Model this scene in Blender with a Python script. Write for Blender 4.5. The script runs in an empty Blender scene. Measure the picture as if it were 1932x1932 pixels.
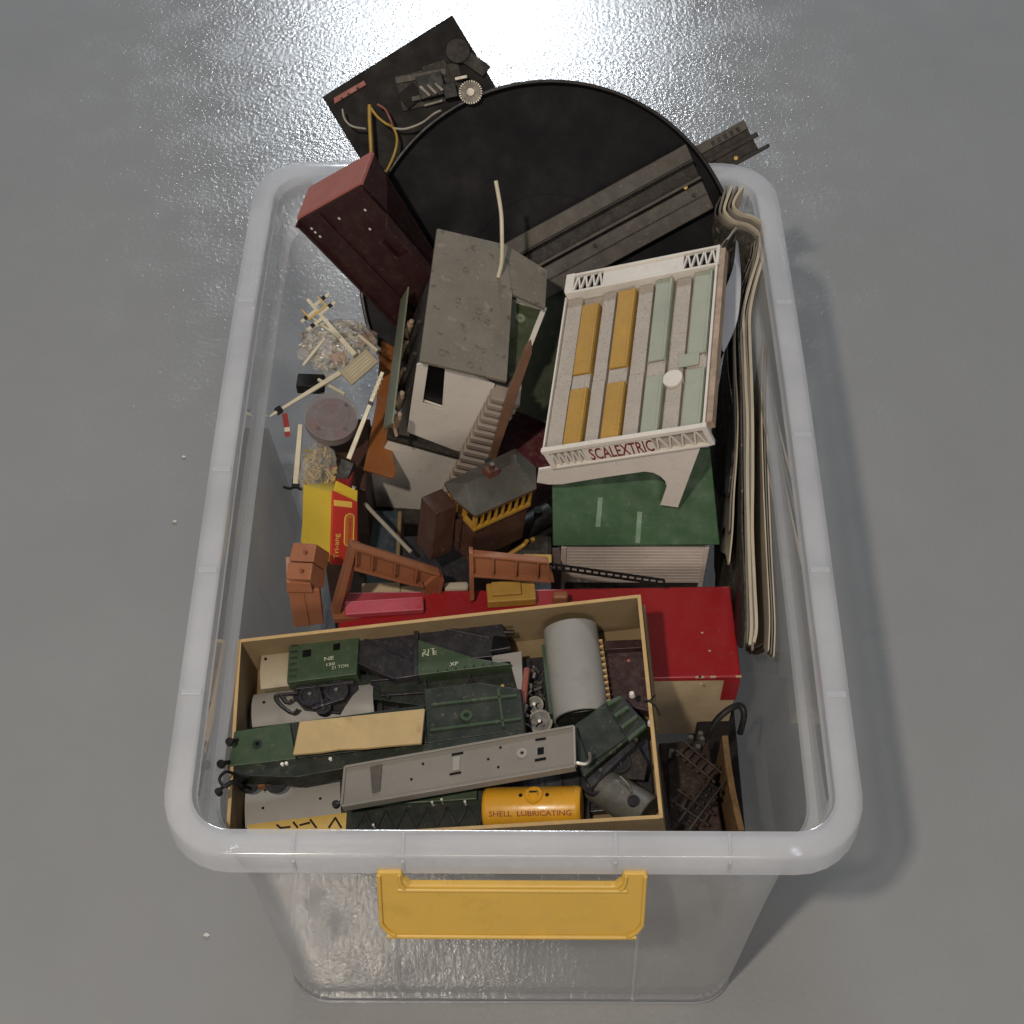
import bpy, bmesh, math, random
import numpy as np
from math import sin, cos, radians, pi, sqrt, atan2
from mathutils import Matrix, Vector
random.seed(7)
S = bpy.context.scene
COL = S.collection

# ------------------------------------------------------------------ camera, world, lamps, exposure
FOC, PITCH, ROLL = 3053.42, radians(54.1613), 0.00468
CAM = np.array([-0.00177, -0.73526, 1.31997])
FW = np.array([0, cos(PITCH), -sin(PITCH)]); RT0 = np.array([1., 0, 0]); UP0 = np.cross(RT0, FW)
RT = RT0*cos(ROLL)+UP0*sin(ROLL); UP = -RT0*sin(ROLL)+UP0*cos(ROLL)
cd = bpy.data.cameras.new('camera'); co = bpy.data.objects.new('camera', cd); COL.objects.link(co)
cd.sensor_width = 36; cd.sensor_height = 36; cd.lens = 36*FOC/1932; cd.clip_start = .02; cd.clip_end = 60
co.matrix_world = Matrix([[RT[i], UP[i], -FW[i], CAM[i]] for i in range(3)]+[[0, 0, 0, 1]])
S.camera = co
wd = bpy.data.worlds.new('World'); S.world = wd; wd.use_nodes = True
bg = wd.node_tree.nodes['Background']; bg.inputs[0].default_value = (.90, .94, 1.0, 1); bg.inputs[1].default_value = .155
def lamp(name, loc, aim, sx, sy, power, col):
    l = bpy.data.lights.new(name, 'AREA'); l.shape = 'RECTANGLE'; l.size = sx; l.size_y = sy; l.energy = power; l.color = col
    o = bpy.data.objects.new(name, l); COL.objects.link(o); o.location = loc
    o.rotation_euler = (Vector(aim)-Vector(loc)).to_track_quat('-Z', 'Y').to_euler(); return o
lamp('ceiling_lamp_warm', (-.50, -1.10, 2.45), (-.1, -.2, 0), .075, .075, 30, (1, .88, .74))
lamp('added_front_fill', (.25, -2.5, 2.0), (0, 0, .3), .9, .6, 19, (1, .90, .78))  # soft warm fill, added to brighten the walls facing front
lamp('ceiling_tube_cool', (-.15, 4.1, 2.45), (-.1, 1.2, 0), .9, .35, 80, (.86, .93, 1))
S.view_settings.view_transform = 'Standard'; S.view_settings.look = 'None'
S.view_settings.exposure = 0; S.view_settings.gamma = 1
S.render.engine = 'CYCLES'
S.cycles.use_denoising = True
S.cycles.max_bounces = 7; S.cycles.transparent_max_bounces = 14; S.cycles.diffuse_bounces = 3
S.cycles.glossy_bounces = 4; S.cycles.sample_clamp_indirect = 6
S.cycles.caustics_reflective = True

# ------------------------------------------------------------------ frames from the photograph's rays
def ray(x, y): return FW+RT*(x-966)/FOC-UP*(y-966)/FOC
def hit(x, y, z):
    d = ray(x, y); return CAM+d*((z-CAM[2])/d[2])
class F:
    def __init__(s, o, ax, l=(0, 0, 0)): s.o = np.array(o, float); s.ax = np.array(ax, float); s.l = list(l)
    def pt(s, u, v, w=0): return s.o+s.ax@np.array([u, v, w])
    def on(s, p, val=0, axis=2):
        d = ray(*p); n = s.ax[:, axis]; t = ((s.o+n*val-CAM)@n)/(d@n)
        return s.ax.T@(CAM+d*t-s.o)
    def loc(s, P): return s.ax.T@(np.array(P)-s.o)
    def m(s): return Matrix([[s.ax[i, 0], s.ax[i, 1], s.ax[i, 2], s.o[i]] for i in range(3)]+[[0, 0, 0, 1]])
    def sub(s, A, B, w=0):           # frame in the same plane, u from pixel A to pixel B
        a = s.on(A, w); b = s.on(B, w); d = b-a; L = np.linalg.norm(d); d /= L
        u = s.ax@d; n = s.ax[:, 2]; v = np.cross(n, u)
        return F(s.pt(*a), np.array([u, v, n]).T, (L, 0, 0))
    def tilt(s, axis, deg):
        c, k = cos(radians(deg)), sin(radians(deg))
        R = np.array([[1, 0, 0], [0, c, -k], [0, k, c]]) if axis == 0 else (np.array([[c, 0, k], [0, 1, 0], [-k, 0, c]]) if axis == 1 else np.array([[c, -k, 0], [k, c, 0], [0, 0, 1]]))
        return F(s.o, s.ax@R, s.l)
WORLD = F((0, 0, 0), np.eye(3))
def flat(A, B, z): return F((0, 0, z), np.eye(3)).sub(A, B)
def corner(A, zA, B, zB, D, zD, E=None, zE=None, sz=.03):
    a = hit(*A, zA); tg = [(B, zB), (D, zD)]+([(E, zE)] if E else [])
    z0 = np.array([t[1] for t in tg]); z = z0.copy()
    def qs(z): return [hit(*t[0], k)-a for t, k in zip(tg, z)]
    def res(z):
        n = [k/np.linalg.norm(k) for k in qs(z)]; r = [n[0]@n[1]/.01]
        if E: r += [n[0]@n[2]/.01, n[1]@n[2]/.01]
        return np.array(r+list((z-z0)/sz))
    for _ in range(40):
        r = res(z); J = np.array([(res(z+1e-5*e)-r)/1e-5 for e in np.eye(len(z))]).T
        z = z-np.linalg.solve(J.T@J+1e-3*np.eye(len(z)), J.T@r)
    q = qs(z); u = q[0]/np.linalg.norm(q[0]); v = q[1]/np.linalg.norm(q[1])
    w = -q[2]/np.linalg.norm(q[2]) if E else np.cross(u, v)
    Um, _, Vt = np.linalg.svd(np.array([u, v, w/np.linalg.norm(w)]).T); ax = Um@Vt
    return F(a, ax, (q[0]@ax[:, 0], q[1]@ax[:, 1], -q[2]@ax[:, 2] if E else 0))

# ------------------------------------------------------------------ materials
def lin(h):
    h = h.lstrip('#'); c = [int(h[i:i+2], 16)/255 for i in (0, 2, 4)]
    return [x/12.92 if x <= .04045 else ((x+.055)/1.055)**2.4 for x in c]
MATS = {}
def mat(name, col, rough=.45, var=.18, vs=45, bump=.15, bs=700, metal=0, spec=.5, dust=.12, speck=None, clear=0, coat=0, bdist=.0004, dustc='8a8276'):
    if name in MATS: return MATS[name]
    m = bpy.data.materials.new(name); m.use_nodes = True; t = m.node_tree; N = t.nodes; L = t.links
    b = N['Principled BSDF']; out = N['Material Output']; c = lin(col)
    tc = N.new('ShaderNodeTexCoord')
    def noise(sc, det=5, rgh=.6):
        n = N.new('ShaderNodeTexNoise'); n.inputs['Scale'].default_value = sc; n.inputs['Detail'].default_value = det
        n.inputs['Roughness'].default_value = rgh; L.new(tc.outputs['Object'], n.inputs['Vector']); return n
    n1 = noise(vs); r = N.new('ShaderNodeValToRGB'); L.new(n1.outputs['Fac'], r.inputs[0])
    r.color_ramp.elements[0].position = .28; r.color_ramp.elements[1].position = .72
    r.color_ramp.elements[0].color = [x*(1-var) for x in c]+[1]; r.color_ramp.elements[1].color = [min(1, x*(1+var*.6)) for x in c]+[1]
    cur = r.outputs[0]
    def mix(fac, col2):
        nonlocal cur
        x = N.new('ShaderNodeMix'); x.data_type = 'RGBA'; L.new(fac, x.inputs[0]); L.new(cur, x.inputs[6]); x.inputs[7].default_value = col2; cur = x.outputs[2]
    def ramp(src, a, bb, top):
        q = N.new('ShaderNodeMapRange'); q.inputs[1].default_value = a; q.inputs[2].default_value = bb; q.inputs[4].default_value = top; L.new(src, q.inputs[0]); return q.outputs[0]
    if dust:
        mix(ramp(noise(vs*2.7, 8, .7).outputs['Fac'], .45, .75, dust*2), lin(dustc)+[1])
        if name != 'floor_paint':      # scuffs and grime
            mix(ramp(noise(vs*9, 3, .55).outputs['Fac'], .62, .72, min(.5, dust*3.2)), lin(dustc)+[1])
            mix(ramp(noise(38, 7, .75).outputs['Fac'], .55, .8, .4), [x*.42 for x in c]+[1])
    if speck:
        for sc, th, amt, cc in speck:
            mix(ramp(noise(sc, 2, .5).outputs['Fac'], th, th+.05, amt), lin(cc)+[1])
    L.new(cur, b.inputs['Base Color'])
    b.inputs['Metallic'].default_value = metal; b.inputs['Specular IOR Level'].default_value = spec
    b.inputs['Coat Weight'].default_value = coat
    L.new(ramp(noise(vs*3.1, 4).outputs['Fac'], .3, .7, 1), (rr := N.new('ShaderNodeMapRange')).inputs[0])
    rr.inputs[3].default_value = max(.03, rough-.08); rr.inputs[4].default_value = min(1, rough+.12); L.new(rr.outputs[0], b.inputs['Roughness'])
    if bump:
        bn = N.new('ShaderNodeBump'); bn.inputs['Strength'].default_value = bump; bn.inputs['Distance'].default_value = bdist
        L.new(noise(bs, 3).outputs['Fac'], bn.inputs['Height']); L.new(bn.outputs[0], b.inputs['Normal'])
    if clear:
        tr = N.new('ShaderNodeBsdfTransparent'); tr.inputs[0].default_value = (.96, .965, .97, 1); ms = N.new('ShaderNodeMixShader')
        ms.inputs[0].default_value = 1-clear
        L.new(tr.outputs[0], ms.inputs[1]); L.new(b.outputs[0], ms.inputs[2]); L.new(ms.outputs[0], out.inputs[0])
    MATS[name] = m; return m
def plastic_tub(name, body, haze, rough, tint):
    m = bpy.data.materials.new(name); m.use_nodes = True; t = m.node_tree; N = t.nodes; L = t.links
    out = N['Material Output']; b = N['Principled BSDF']; N.remove(b)
    tr = N.new('ShaderNodeBsdfTransparent'); tr.inputs[0].default_value = tint
    df = N.new('ShaderNodeBsdfDiffuse'); df.inputs[0].default_value = body
    tl = N.new('ShaderNodeBsdfTranslucent'); tl.inputs[0].default_value = body
    gl = N.new('ShaderNodeBsdfGlossy'); gl.inputs['Roughness'].default_value = rough; gl.inputs[0].default_value = (1, 1, 1, 1)
    fr = N.new('ShaderNodeFresnel'); ge = N.new('ShaderNodeNewGeometry'); io = N.new('ShaderNodeMapRange')   # thin shell: same reflectance on both faces
    io.inputs[3].default_value = 1.5; io.inputs[4].default_value = 1/1.5; L.new(ge.outputs['Backfacing'], io.inputs[0]); L.new(io.outputs[0], fr.inputs[0])
    m1 = N.new('ShaderNodeMixShader'); m1.inputs[0].default_value = .45; L.new(df.outputs[0], m1.inputs[1]); L.new(tl.outputs[0], m1.inputs[2])
    tc = N.new('ShaderNodeTexCoord'); nz = N.new('ShaderNodeTexNoise'); nz.inputs['Scale'].default_value = 14; nz.inputs['Detail'].default_value = 6
    L.new(tc.outputs['Object'], nz.inputs['Vector']); mr = N.new('ShaderNodeMapRange'); mr.inputs[1].default_value = .3; mr.inputs[2].default_value = .7
    mr.inputs[3].default_value = haze*.8; mr.inputs[4].default_value = haze*1.2; L.new(nz.outputs['Fac'], mr.inputs[0])
    m2 = N.new('ShaderNodeMixShader'); L.new(mr.outputs[0], m2.inputs[0]); L.new(tr.outputs[0], m2.inputs[1]); L.new(m1.outputs[0], m2.inputs[2])
    m3 = N.new('ShaderNodeMixShader'); L.new(fr.outputs[0], m3.inputs[0]); L.new(m2.outputs[0], m3.inputs[1]); L.new(gl.outputs[0], m3.inputs[2])
    bn = N.new('ShaderNodeBump'); bn.inputs['Strength'].default_value = .02; bn.inputs['Distance'].default_value = .001
    n2 = N.new('ShaderNodeTexNoise'); n2.inputs['Scale'].default_value = 30; L.new(tc.outputs['Object'], n2.inputs['Vector']); L.new(n2.outputs['Fac'], bn.inputs['Height'])
    for s in (gl, fr): L.new(bn.outputs[0], s.inputs['Normal'])
    L.new(m3.outputs[0], out.inputs[0]); return m

FLOOR = mat('floor_paint', '#929394', rough=.13, var=.05, vs=6, bump=.55, bs=190, dust=.06, bdist=.0011, spec=.7, dustc='a09a92')
WALLP = plastic_tub('tub_wall_plastic', (.84, .84, .845, 1), .29, .012, (.95, .955, .96, 1))
RIMP = plastic_tub('tub_rim_plastic', (.88, .89, .92, 1), .46, .12, (.92, .93, .95, 1))
YEL_H = mat('handle_yellow', '#cba64c', rough=.3, var=.05, vs=20, bump=.03, dust=.05)
BLACK = mat('black_plastic', '#141214', rough=.5, dust=.03, spec=.3)
DISCM = mat('disc_black', '#0f0d12', rough=.65, var=.1, vs=10, dust=0, spec=.18, bump=.1)
PLATE = mat('plate_black', '#161312', rough=.6, var=.12, vs=20, dust=.008, spec=.2)
TRACK = mat('track_grey', '#4c4843', rough=.55, var=.2, vs=30, dust=.1, spec=.3)
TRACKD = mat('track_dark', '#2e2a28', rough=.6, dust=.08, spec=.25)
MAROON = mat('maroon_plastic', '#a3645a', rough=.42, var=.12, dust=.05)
MARD = mat('maroon_dark', '#2f1718', rough=.45, var=.2, vs=25, dust=.04, spec=.35)  # darker copy of the maroon; on the trough this paints shade into the colour
CREAM = mat('cream_plastic', '#cdc5ae', rough=.45, var=.15, dust=.1)
STEEL = mat('steel', '#8f8b84', rough=.42, metal=.85, dust=.1)
DSTEEL = mat('dull_steel', '#5a5650', rough=.45, metal=.6, dust=.1)
WYEL = mat('wire_yellow', '#a8872e', rough=.5, dust=.1)
WWHT = mat('wire_white', '#9d968a', rough=.5)
REDBR = mat('brick_red', '#8a4a40', rough=.5)
ROOFG = mat('roof_grey', '#716b61', rough=.6, var=.2, vs=24, dust=.12, spec=.35, speck=[(110, .62, .6, '#4a453e'), (70, .63, .4, '#948b7a'), (330, .63, .4, '#8a8272')])
WHITE = mat('white_card', '#ddd6cd', rough=.55, var=.06, vs=18, dust=.05, spec=.3, bump=.05, speck=[(170, .78, .5, '#8d7d6a')])
WHITE2 = mat('white_plastic', '#d8d2ca', rough=.4, var=.06, vs=20, dust=.06)
DKWIN = mat('window_dark', '#0b0c0d', rough=.4, dust=0, spec=.2)
GREENF = mat('deck_green', '#3e472e', rough=.6, var=.15, vs=25)
STAIR = mat('stair_grey_brown', '#968a80', rough=.55, var=.12, dust=.15)
STRING = mat('stringer_brown', '#7c5a45', rough=.5, var=.15, dust=.08)
PALEG = mat('pale_green_plastic', '#79806c', rough=.35, var=.1, dust=.1)
OCHRE = mat('ochre_board', '#8c5427', rough=.5, var=.15, vs=30)
TANF = mat('figure_tan', '#a18a72', rough=.6, var=.3, vs=80)
DGREEN = mat('board_green', '#3a412f', rough=.6, var=.15, vs=20, dust=.12, speck=[(160, .72, .7, '#8f9682')])
WINE = mat('wine_red', '#48121c', rough=.5, var=.15)
SEATG = mat('seat_grey', '#ada399', rough=.6, var=.08, vs=40, bump=.3, bs=900, dust=.08, speck=[(900, .60, .5, '#6c6259'), (450, .63, .35, '#77706a')])
SEATY = mat('seat_yellow', '#b0883a', rough=.55, var=.15, vs=30, bump=.3, bs=900, dust=.06, speck=[(800, .60, .4, '#80622a')])
SEATN = mat('seat_green', '#9ca191', rough=.55, var=.08, vs=30, bump=.3, bs=900, dust=.05)
PINKBR = mat('side_pinkbrown', '#a58d78', rough=.55, var=.35, vs=120, dust=.2)
LRED = mat('letter_red', '#7c1c20', rough=.5, var=.2, vs=200)
ROOFGR = mat('roof_green', '#234a28', rough=.5, var=.25, vs=22, dust=.06, bump=.1, spec=.35, dustc='7c8a72')
PINKW = mat('plank_white', '#cbbeb7', rough=.5, var=.08, vs=60, dust=.08)
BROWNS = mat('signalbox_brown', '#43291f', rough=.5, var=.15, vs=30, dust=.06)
ROOFD = mat('signalbox_roof', '#46443d', rough=.55, var=.12, vs=28, dust=.08, speck=[(150, .74, .4, '#77746a')])
YELW = mat('window_yellow', '#a77e2a', rough=.45, var=.15, dust=.08)
TERRA = mat('terracotta', '#955e40', rough=.5, var=.1, vs=30, dust=.07, bump=.2)
REDBOX = mat('red_board', '#93171e', rough=.38, var=.12, vs=18, dust=.03, bump=.12, bs=300, speck=[(60, .80, .8, '#d9b9a8')])
REDF = mat('red_faded', '#b5404f', rough=.45, var=.12)
CREAMB = mat('cream_board', '#b7a283', rough=.65, var=.12, vs=22, dust=.1)
CARD = mat('cardboard', '#7d6b4f', rough=.75, var=.14, vs=18, dust=.1, bump=.15, bs=250, spec=.2)
CARDE = mat('cardboard_edge', '#b89a6c', rough=.75, var=.15, vs=60, dust=.08, spec=.2)
CARDR = mat('cardboard_rough', '#6a5236', rough=.85, var=.3, vs=120, bump=.5, bs=300, spec=.1)
YBOX = mat('box_yellow', '#d9bb3c', rough=.4, var=.06, vs=20, dust=.03)
RBOX = mat('box_red', '#c13a30', rough=.4, var=.08, vs=20, dust=.03)
BYEL = mat('print_yellow', '#e6bf58', rough=.5, var=.05, dust=.02)
BLUE = mat('box_blue', '#27353f', rough=.5, var=.25, vs=40)
WAGG = mat('wagon_green', '#33452f', rough=.45, var=.12, vs=30, dust=.06)
WAGGD = mat('wagon_dark_green', '#151f16', rough=.5, var=.2, vs=30, dust=.06)
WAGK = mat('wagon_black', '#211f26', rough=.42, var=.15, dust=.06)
WAGGR = mat('wagon_grey', '#78736c', rough=.5, var=.1, vs=25, dust=.08)
WAGGR2 = mat('van_roof_grey', '#8e8b86', rough=.5, var=.06, vs=25, dust=.06)
TANKG = mat('tank_grey', '#8a8985', rough=.42, var=.06, vs=20, dust=.05)
BEIGE = mat('van_beige', '#9c917a', rough=.5, var=.08, dust=.06)
LBLW = mat('letter_white', '#b9bda6', rough=.5, var=.3, vs=300)
WYELT = mat('tank_yellow', '#d39a25', rough=.32, var=.1, vs=30, dust=.05, coat=.2)
RUST = mat('rust_strip', '#8d5a33', rough=.8, var=.4, vs=150, bump=.5)
RUSTM = mat('rusty_metal', '#35261f', rough=.5, var=.35, vs=50, metal=.3, dust=.1)
CREAMY = mat('cream_yellow', '#c9a85a', rough=.55, var=.1)
PAPER = mat('newsprint', '#b4aa97', rough=.85, var=.15, vs=30, spec=.15, dust=.08)
PAPERD = mat('newsprint_printed', '#45423d', rough=.8, var=.5, vs=60, spec=.15, dust=.15, speck=[(220, .62, .8, '#1d1c1b'), (140, .66, .7, '#8d877b')])
PAPERG = mat('newsprint_grey', '#767068', rough=.8, var=.2, vs=40, spec=.15)
PAPERW = mat('white_paper', '#b9bcc4', rough=.6, var=.04, dust=.02)
NAVY = mat('navy_print', '#123a5c', rough=.5, var=.1)
BAGM = mat('polybag', '#d8d4cc', rough=.12, var=.05, clear=.74, bump=.5, bs=120, dust=0, bdist=.002)
LIDM = mat('clear_lid', '#b0a8a8', rough=.12, var=.1, clear=.78, dust=.05)
LIDR = mat('lid_red_print', '#7d6466', rough=.4, var=.45, vs=120, clear=.3)
REDP = mat('red_paint', '#8e1a1c', rough=.4)
CHIP = mat('paint_chip', '#d8d6d0', rough=.4)

# ------------------------------------------------------------------ mesh helper
class M:
    def __init__(s): s.v = []; s.f = []; s.sm = []
    def add(s, vs, fs, smooth=False):
        k = len(s.v); s.v += [tuple(map(float, x)) for x in vs]; s.f += [tuple(i+k for i in q) for q in fs]; s.sm += [smooth]*len(fs); return s
    def box(s, u0, u1, v0, v1, w0, w1):
        return s.add([(u, v, w) for u in (u0, u1) for v in (v0, v1) for w in (w0, w1)],
                     [(0, 1, 3, 2), (4, 6, 7, 5), (0, 4, 5, 1), (2, 3, 7, 6), (0, 2, 6, 4), (1, 5, 7, 3)])
    def prism(s, poly, h0, h1, axis=2):
        n = len(poly); P = lambda a, b, h: ((a, b, h) if axis == 2 else ((h, a, b) if axis == 0 else (a, h, b)))
        ar = sum(poly[i][0]*poly[(i+1) % n][1]-poly[(i+1) % n][0]*poly[i][1] for i in range(n))
        if (ar < 0) != (axis == 1): poly = poly[::-1]
        if h0 > h1: h0, h1 = h1, h0
        return s.add([P(a, b, h0) for a, b in poly]+[P(a, b, h1) for a, b in poly],
                     [tuple(range(n))[::-1], tuple(range(n, 2*n))]+[(i, (i+1) % n, n+(i+1) % n, n+i) for i in range(n)])
    def cyl(s, a, b, r, r2=None, n=20, cap=True):
        a = np.array(a, float); b = np.array(b, float); d = b-a; d /= np.linalg.norm(d)
        x = np.cross(d, [0, 0, 1.] if abs(d[2]) < .9 else [1., 0, 0]); x /= np.linalg.norm(x); y = np.cross(d, x); r2 = r if r2 is None else r2
        vs = [a+(x*cos(2*pi*i/n)+y*sin(2*pi*i/n))*r for i in range(n)]+[b+(x*cos(2*pi*i/n)+y*sin(2*pi*i/n))*r2 for i in range(n)]
        s.add(vs, [(i, (i+1) % n, n+(i+1) % n, n+i) for i in range(n)], True)
        if cap: k = len(s.v)-2*n; s.f += [tuple(k+i for i in range(n))[::-1], tuple(k+n+i for i in range(n))]; s.sm += [False]*2
        return s
    def bar(s, a, b, t, h=None):            # square bar from a to b
        a = np.array(a, float); b = np.array(b, float); d = b-a; d /= np.linalg.norm(d); h = h or t
        x = np.cross(d, [0, 0, 1.] if abs(d[2]) < .9 else [0, 1., 0]); x /= np.linalg.norm(x); y = np.cross(x, d)
        c = [(-1, -1), (1, -1), (1, 1), (-1, 1)]
        return s.add([p+x*i*t/2+y*j*h/2 for p in (a, b) for i, j in c], [(0, 1, 2, 3)[::-1], (4, 5, 6, 7)]+[(i, (i+1) % 4, 4+(i+1) % 4, 4+i) for i in range(4)])
    def tube(s, pts, r, n=8, sub=4):
        P = [np.array(p, float) for p in pts]; Q = []
        for i in range(len(P)-1):            # Catmull-Rom
            p0 = P[max(i-1, 0)]; p1 = P[i]; p2 = P[i+1]; p3 = P[min(i+2, len(P)-1)]
            for k in range(sub):
                t = k/sub; Q.append(.5*(2*p1+(p2-p0)*t+(2*p0-5*p1+4*p2-p3)*t*t+(3*p1-p0-3*p2+p3)*t**3))
        Q.append(P[-1]); vs = []; x = None
        for i, q in enumerate(Q):
            d = Q[min(i+1, len(Q)-1)]-Q[max(i-1, 0)]; d /= np.linalg.norm(d)
            x = np.cross(d, [0, 0, 1.] if abs(d[2]) < .95 else [1., 0, 0]) if x is None else x-d*(x@d); x /= np.linalg.norm(x); y = np.cross(d, x)
            vs += [q+(x*cos(2*pi*k/n)+y*sin(2*pi*k/n))*r for k in range(n)]
        m = len(Q); s.add(vs, [(i*n+k, i*n+(k+1) % n, (i+1)*n+(k+1) % n, (i+1)*n+k) for i in range(m-1) for k in range(n)]+[tuple(range(n))[::-1], tuple((m-1)*n+k for k in range(n))], True); return s
    def sheet(s, pts, down, th, prof=None):  # polyline of points extruded along down (prof: share of it at each point), thickness th
        P = [np.array(p, float) for p in pts]; dn = np.array(down, float); n = len(P); dh = dn/np.linalg.norm(dn); A = []; B = []
        pr = [1]*n if prof is None else list(np.interp(np.linspace(0, 1, n), np.linspace(0, 1, len(prof)), prof))
        for i, p in enumerate(P):
            d = P[min(i+1, n-1)]-P[max(i-1, 0)]; x = np.cross(d, dh); x /= np.linalg.norm(x); A.append(p+x*th/2); B.append(p-x*th/2)
        vs = A+B+[a+dn*k for a, k in zip(A, pr)]+[b+dn*k for b, k in zip(B, pr)]; f = []
        for i in range(n-1): f += [(i, i+1, n+i+1, n+i), (2*n+i, 3*n+i, 3*n+i+1, 2*n+i+1), (i, 2*n+i, 2*n+i+1, i+1), (n+i, n+i+1, 3*n+i+1, 3*n+i)]
        f += [(0, n, 3*n, 2*n), (n-1, 3*n-1, 4*n-1, 2*n-1)]
        return s.add(vs, f, True)
    def build(s, name, m, parent=None, bevel=0, smooth=None, seg=2):
        me = bpy.data.meshes.new(name); me.from_pydata(s.v, [], s.f)
        me.polygons.foreach_set('use_smooth', [bool(x) if smooth is None else smooth for x in s.sm])
        bm = bmesh.new(); bm.from_mesh(me); bmesh.ops.recalc_face_normals(bm, faces=bm.faces); bm.to_mesh(me); bm.free()
        if any(s.sm) or smooth: me.set_sharp_from_angle(angle=radians(38))
        me.materials.append(m); o = bpy.data.objects.new(name, me); COL.objects.link(o)
        if parent: o.parent = parent
        if bevel: b = o.modifiers.new('bevel', 'BEVEL'); b.width = bevel; b.segments = seg; b.limit_method = 'ANGLE'; b.angle_limit = radians(40)
        return o
def thing(name, label, cat, fr=None, group=None):
    o = bpy.data.objects.new(name, None); COL.objects.link(o); o.empty_display_size = .01
    if fr is not None: o.matrix_basis = fr.m()
    o['label'] = label; o['category'] = cat
    if group: o['group'] = group
    return o
def tag(o, label, cat, fr=None, group=None):
    o['label'] = label; o['category'] = cat
    if fr is not None: o.matrix_basis = fr.m()
    if group: o['group'] = group
    return o
def text(name, body, m, parent, o, w, h, rot=0, shear=0, bold=0, th=.0003, axes=((1, 0, 0), (0, 1, 0))):
    c = bpy.data.curves.new('t', 'FONT'); c.body = body; c.size = 1; c.shear = shear; c.offset = bold; c.resolution_u = 2
    ob = bpy.data.objects.new('t', c); COL.objects.link(ob); bpy.context.view_layer.update()
    me = bpy.data.meshes.new_from_object(ob.evaluated_get(bpy.context.evaluated_depsgraph_get())); bpy.data.objects.remove(ob)
    vs = np.array([v.co[:] for v in me.vertices]); lo = vs.min(0); hi = vs.max(0); g = M(); fs = [tuple(p.vertices) for p in me.polygons]
    ex = np.array(axes[0], float); ey = np.array(axes[1], float); ez = np.cross(ex, ey); cr, sr = cos(rot), sin(rot); q = []
    for v in vs:
        a = (v[0]-lo[0])/(hi[0]-lo[0])*w; b = (v[1]-lo[1])/(hi[1]-lo[1])*h
        q.append(np.array(o)+ex*(a*cr-b*sr)+ey*(a*sr+b*cr)+ez*th)
    g.add(q, fs); bpy.data.meshes.remove(me); k = g.build(name, m, parent); return k
def P2(fr, pts, val=0): return [tuple(fr.on(p, val)[:2]) for p in pts]
def copy_tree(o, parent=None):
    c = o.copy(); COL.objects.link(c); c.parent = parent
    for ch in list(o.children): copy_tree(ch, c)
    return c

# ------------------------------------------------------------------ floor
fl = M().box(-6, 6, -3, 9, -.02, 0).build('floor', FLOOR); fl['kind'] = 'structure'

# ------------------------------------------------------------------ storage tub
TW, TL, TH = .45, .636, .374
def ring(z, hw, hl, r, bul=.005, ns=8, nc=7):
    pts = []; cs = [(1, 1, 0), (-1, 1, 90), (-1, -1, 180), (1, -1, 270)]
    for i, (sx, sy, a0) in enumerate(cs):
        cx, cy = sx*(hw-r), sy*(hl-r)
        arc = [(cx+r*cos(radians(a0+90*k/nc)), cy+r*sin(radians(a0+90*k/nc))) for k in range(nc+1)]
        pts += arc
        nx, ny, a1 = cs[(i+1) % 4]; ex, ey = nx*(hw-r)+r*cos(radians(a1)), ny*(hl-r)+r*sin(radians(a1))
        pts += [(arc[-1][0]+(ex-arc[-1][0])*k/ns, arc[-1][1]+(ey-arc[-1][1])*k/ns) for k in range(1, ns)]
    return [(x-math.copysign((bul if y > 0 else bul*.15)*(y/hl)**2, x)*min(1, abs(x)/(hw*.5)), y, z) for x, y in pts]
def loft(rings, closed=False, cap0=False, cap1=False):
    g = M(); n = len(rings[0]); vs = [p for r in rings for p in r]; k = len(rings); f = []
    for i in range(k if closed else k-1):
        a, b = i*n, ((i+1) % k)*n
        f += [(a+j, a+(j+1) % n, b+(j+1) % n, b+j) for j in range(n)]
    if cap0: f.append(tuple(range(n)))
    if cap1: f.append(tuple((k-1)*n+j for j in range(n)))
    g.add(vs, f, True); return g
hl = TL/2
tub = thing('storage_tub', 'large translucent plastic storage tub with yellow handle standing on grey floor', 'storage tub', WORLD)
body = [(.366, .2042, hl-.0188, .027), (.337, .2036, hl-.0194, .0268), (.332, .2030, hl-.020, .0265), (.3275, .1970, hl-.026, .034),
        (.20, .1905, hl-.031, .036), (.06, .1835, hl-.0345, .033), (.012, .181, hl-.0365, .031), (.004, .174, hl-.043, .025)]
def off(t, d): return [(z, a+d, b+d, r+d) for z, a, b, r in t]
inner = [ring(*x) for x in body]; outer = [ring(x[0] if i < 7 else 0.0012, *x[1:]) for i, x in enumerate(off(body, .0022))]
loft(inner[::-1][:1]+inner[::-1][1:]+outer, False, True, True).build('tub_wall', WALLP, tub)
rimp = [(.352, .2068, .0185, .027), (.3715, .2062, .0192, .0265), (.3736, .2070, .0183, .027), (.3742, .2082, .0170, .028), (.3742, .2232, .0018, .0425), (.3735, .2243, .0006, .0435), (.3715, .2249, -.0002, .044),
        (.3515, .2258, -.0014, .045), (.3515, .2238, .0006, .043), (.3700, .2230, .0014, .042), (.3716, .2218, .0026, .041), (.3716, .2092, .0156, .029), (.3700, .2084, .0166, .028), (.352, .2090, .0162, .028)]
loft([ring(z, a, hl-d, r) for z, a, d, r in rimp], True).build('rim', RIMP, tub)
bead = [(.0105, .1832, hl-.0343, .033), (.0060, .1838, hl-.0337, .0336), (.0018, .1822, hl-.0353, .032), (.0030, .1800, hl-.0375, .030)]
loft([ring(*x) for x in bead], True).build('base_bead', RIMP, tub)
RIB = mat('rim_rib_plastic', '#c9ccd2', rough=.3, var=.05, dust=0, clear=.45, bump=0)
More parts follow.
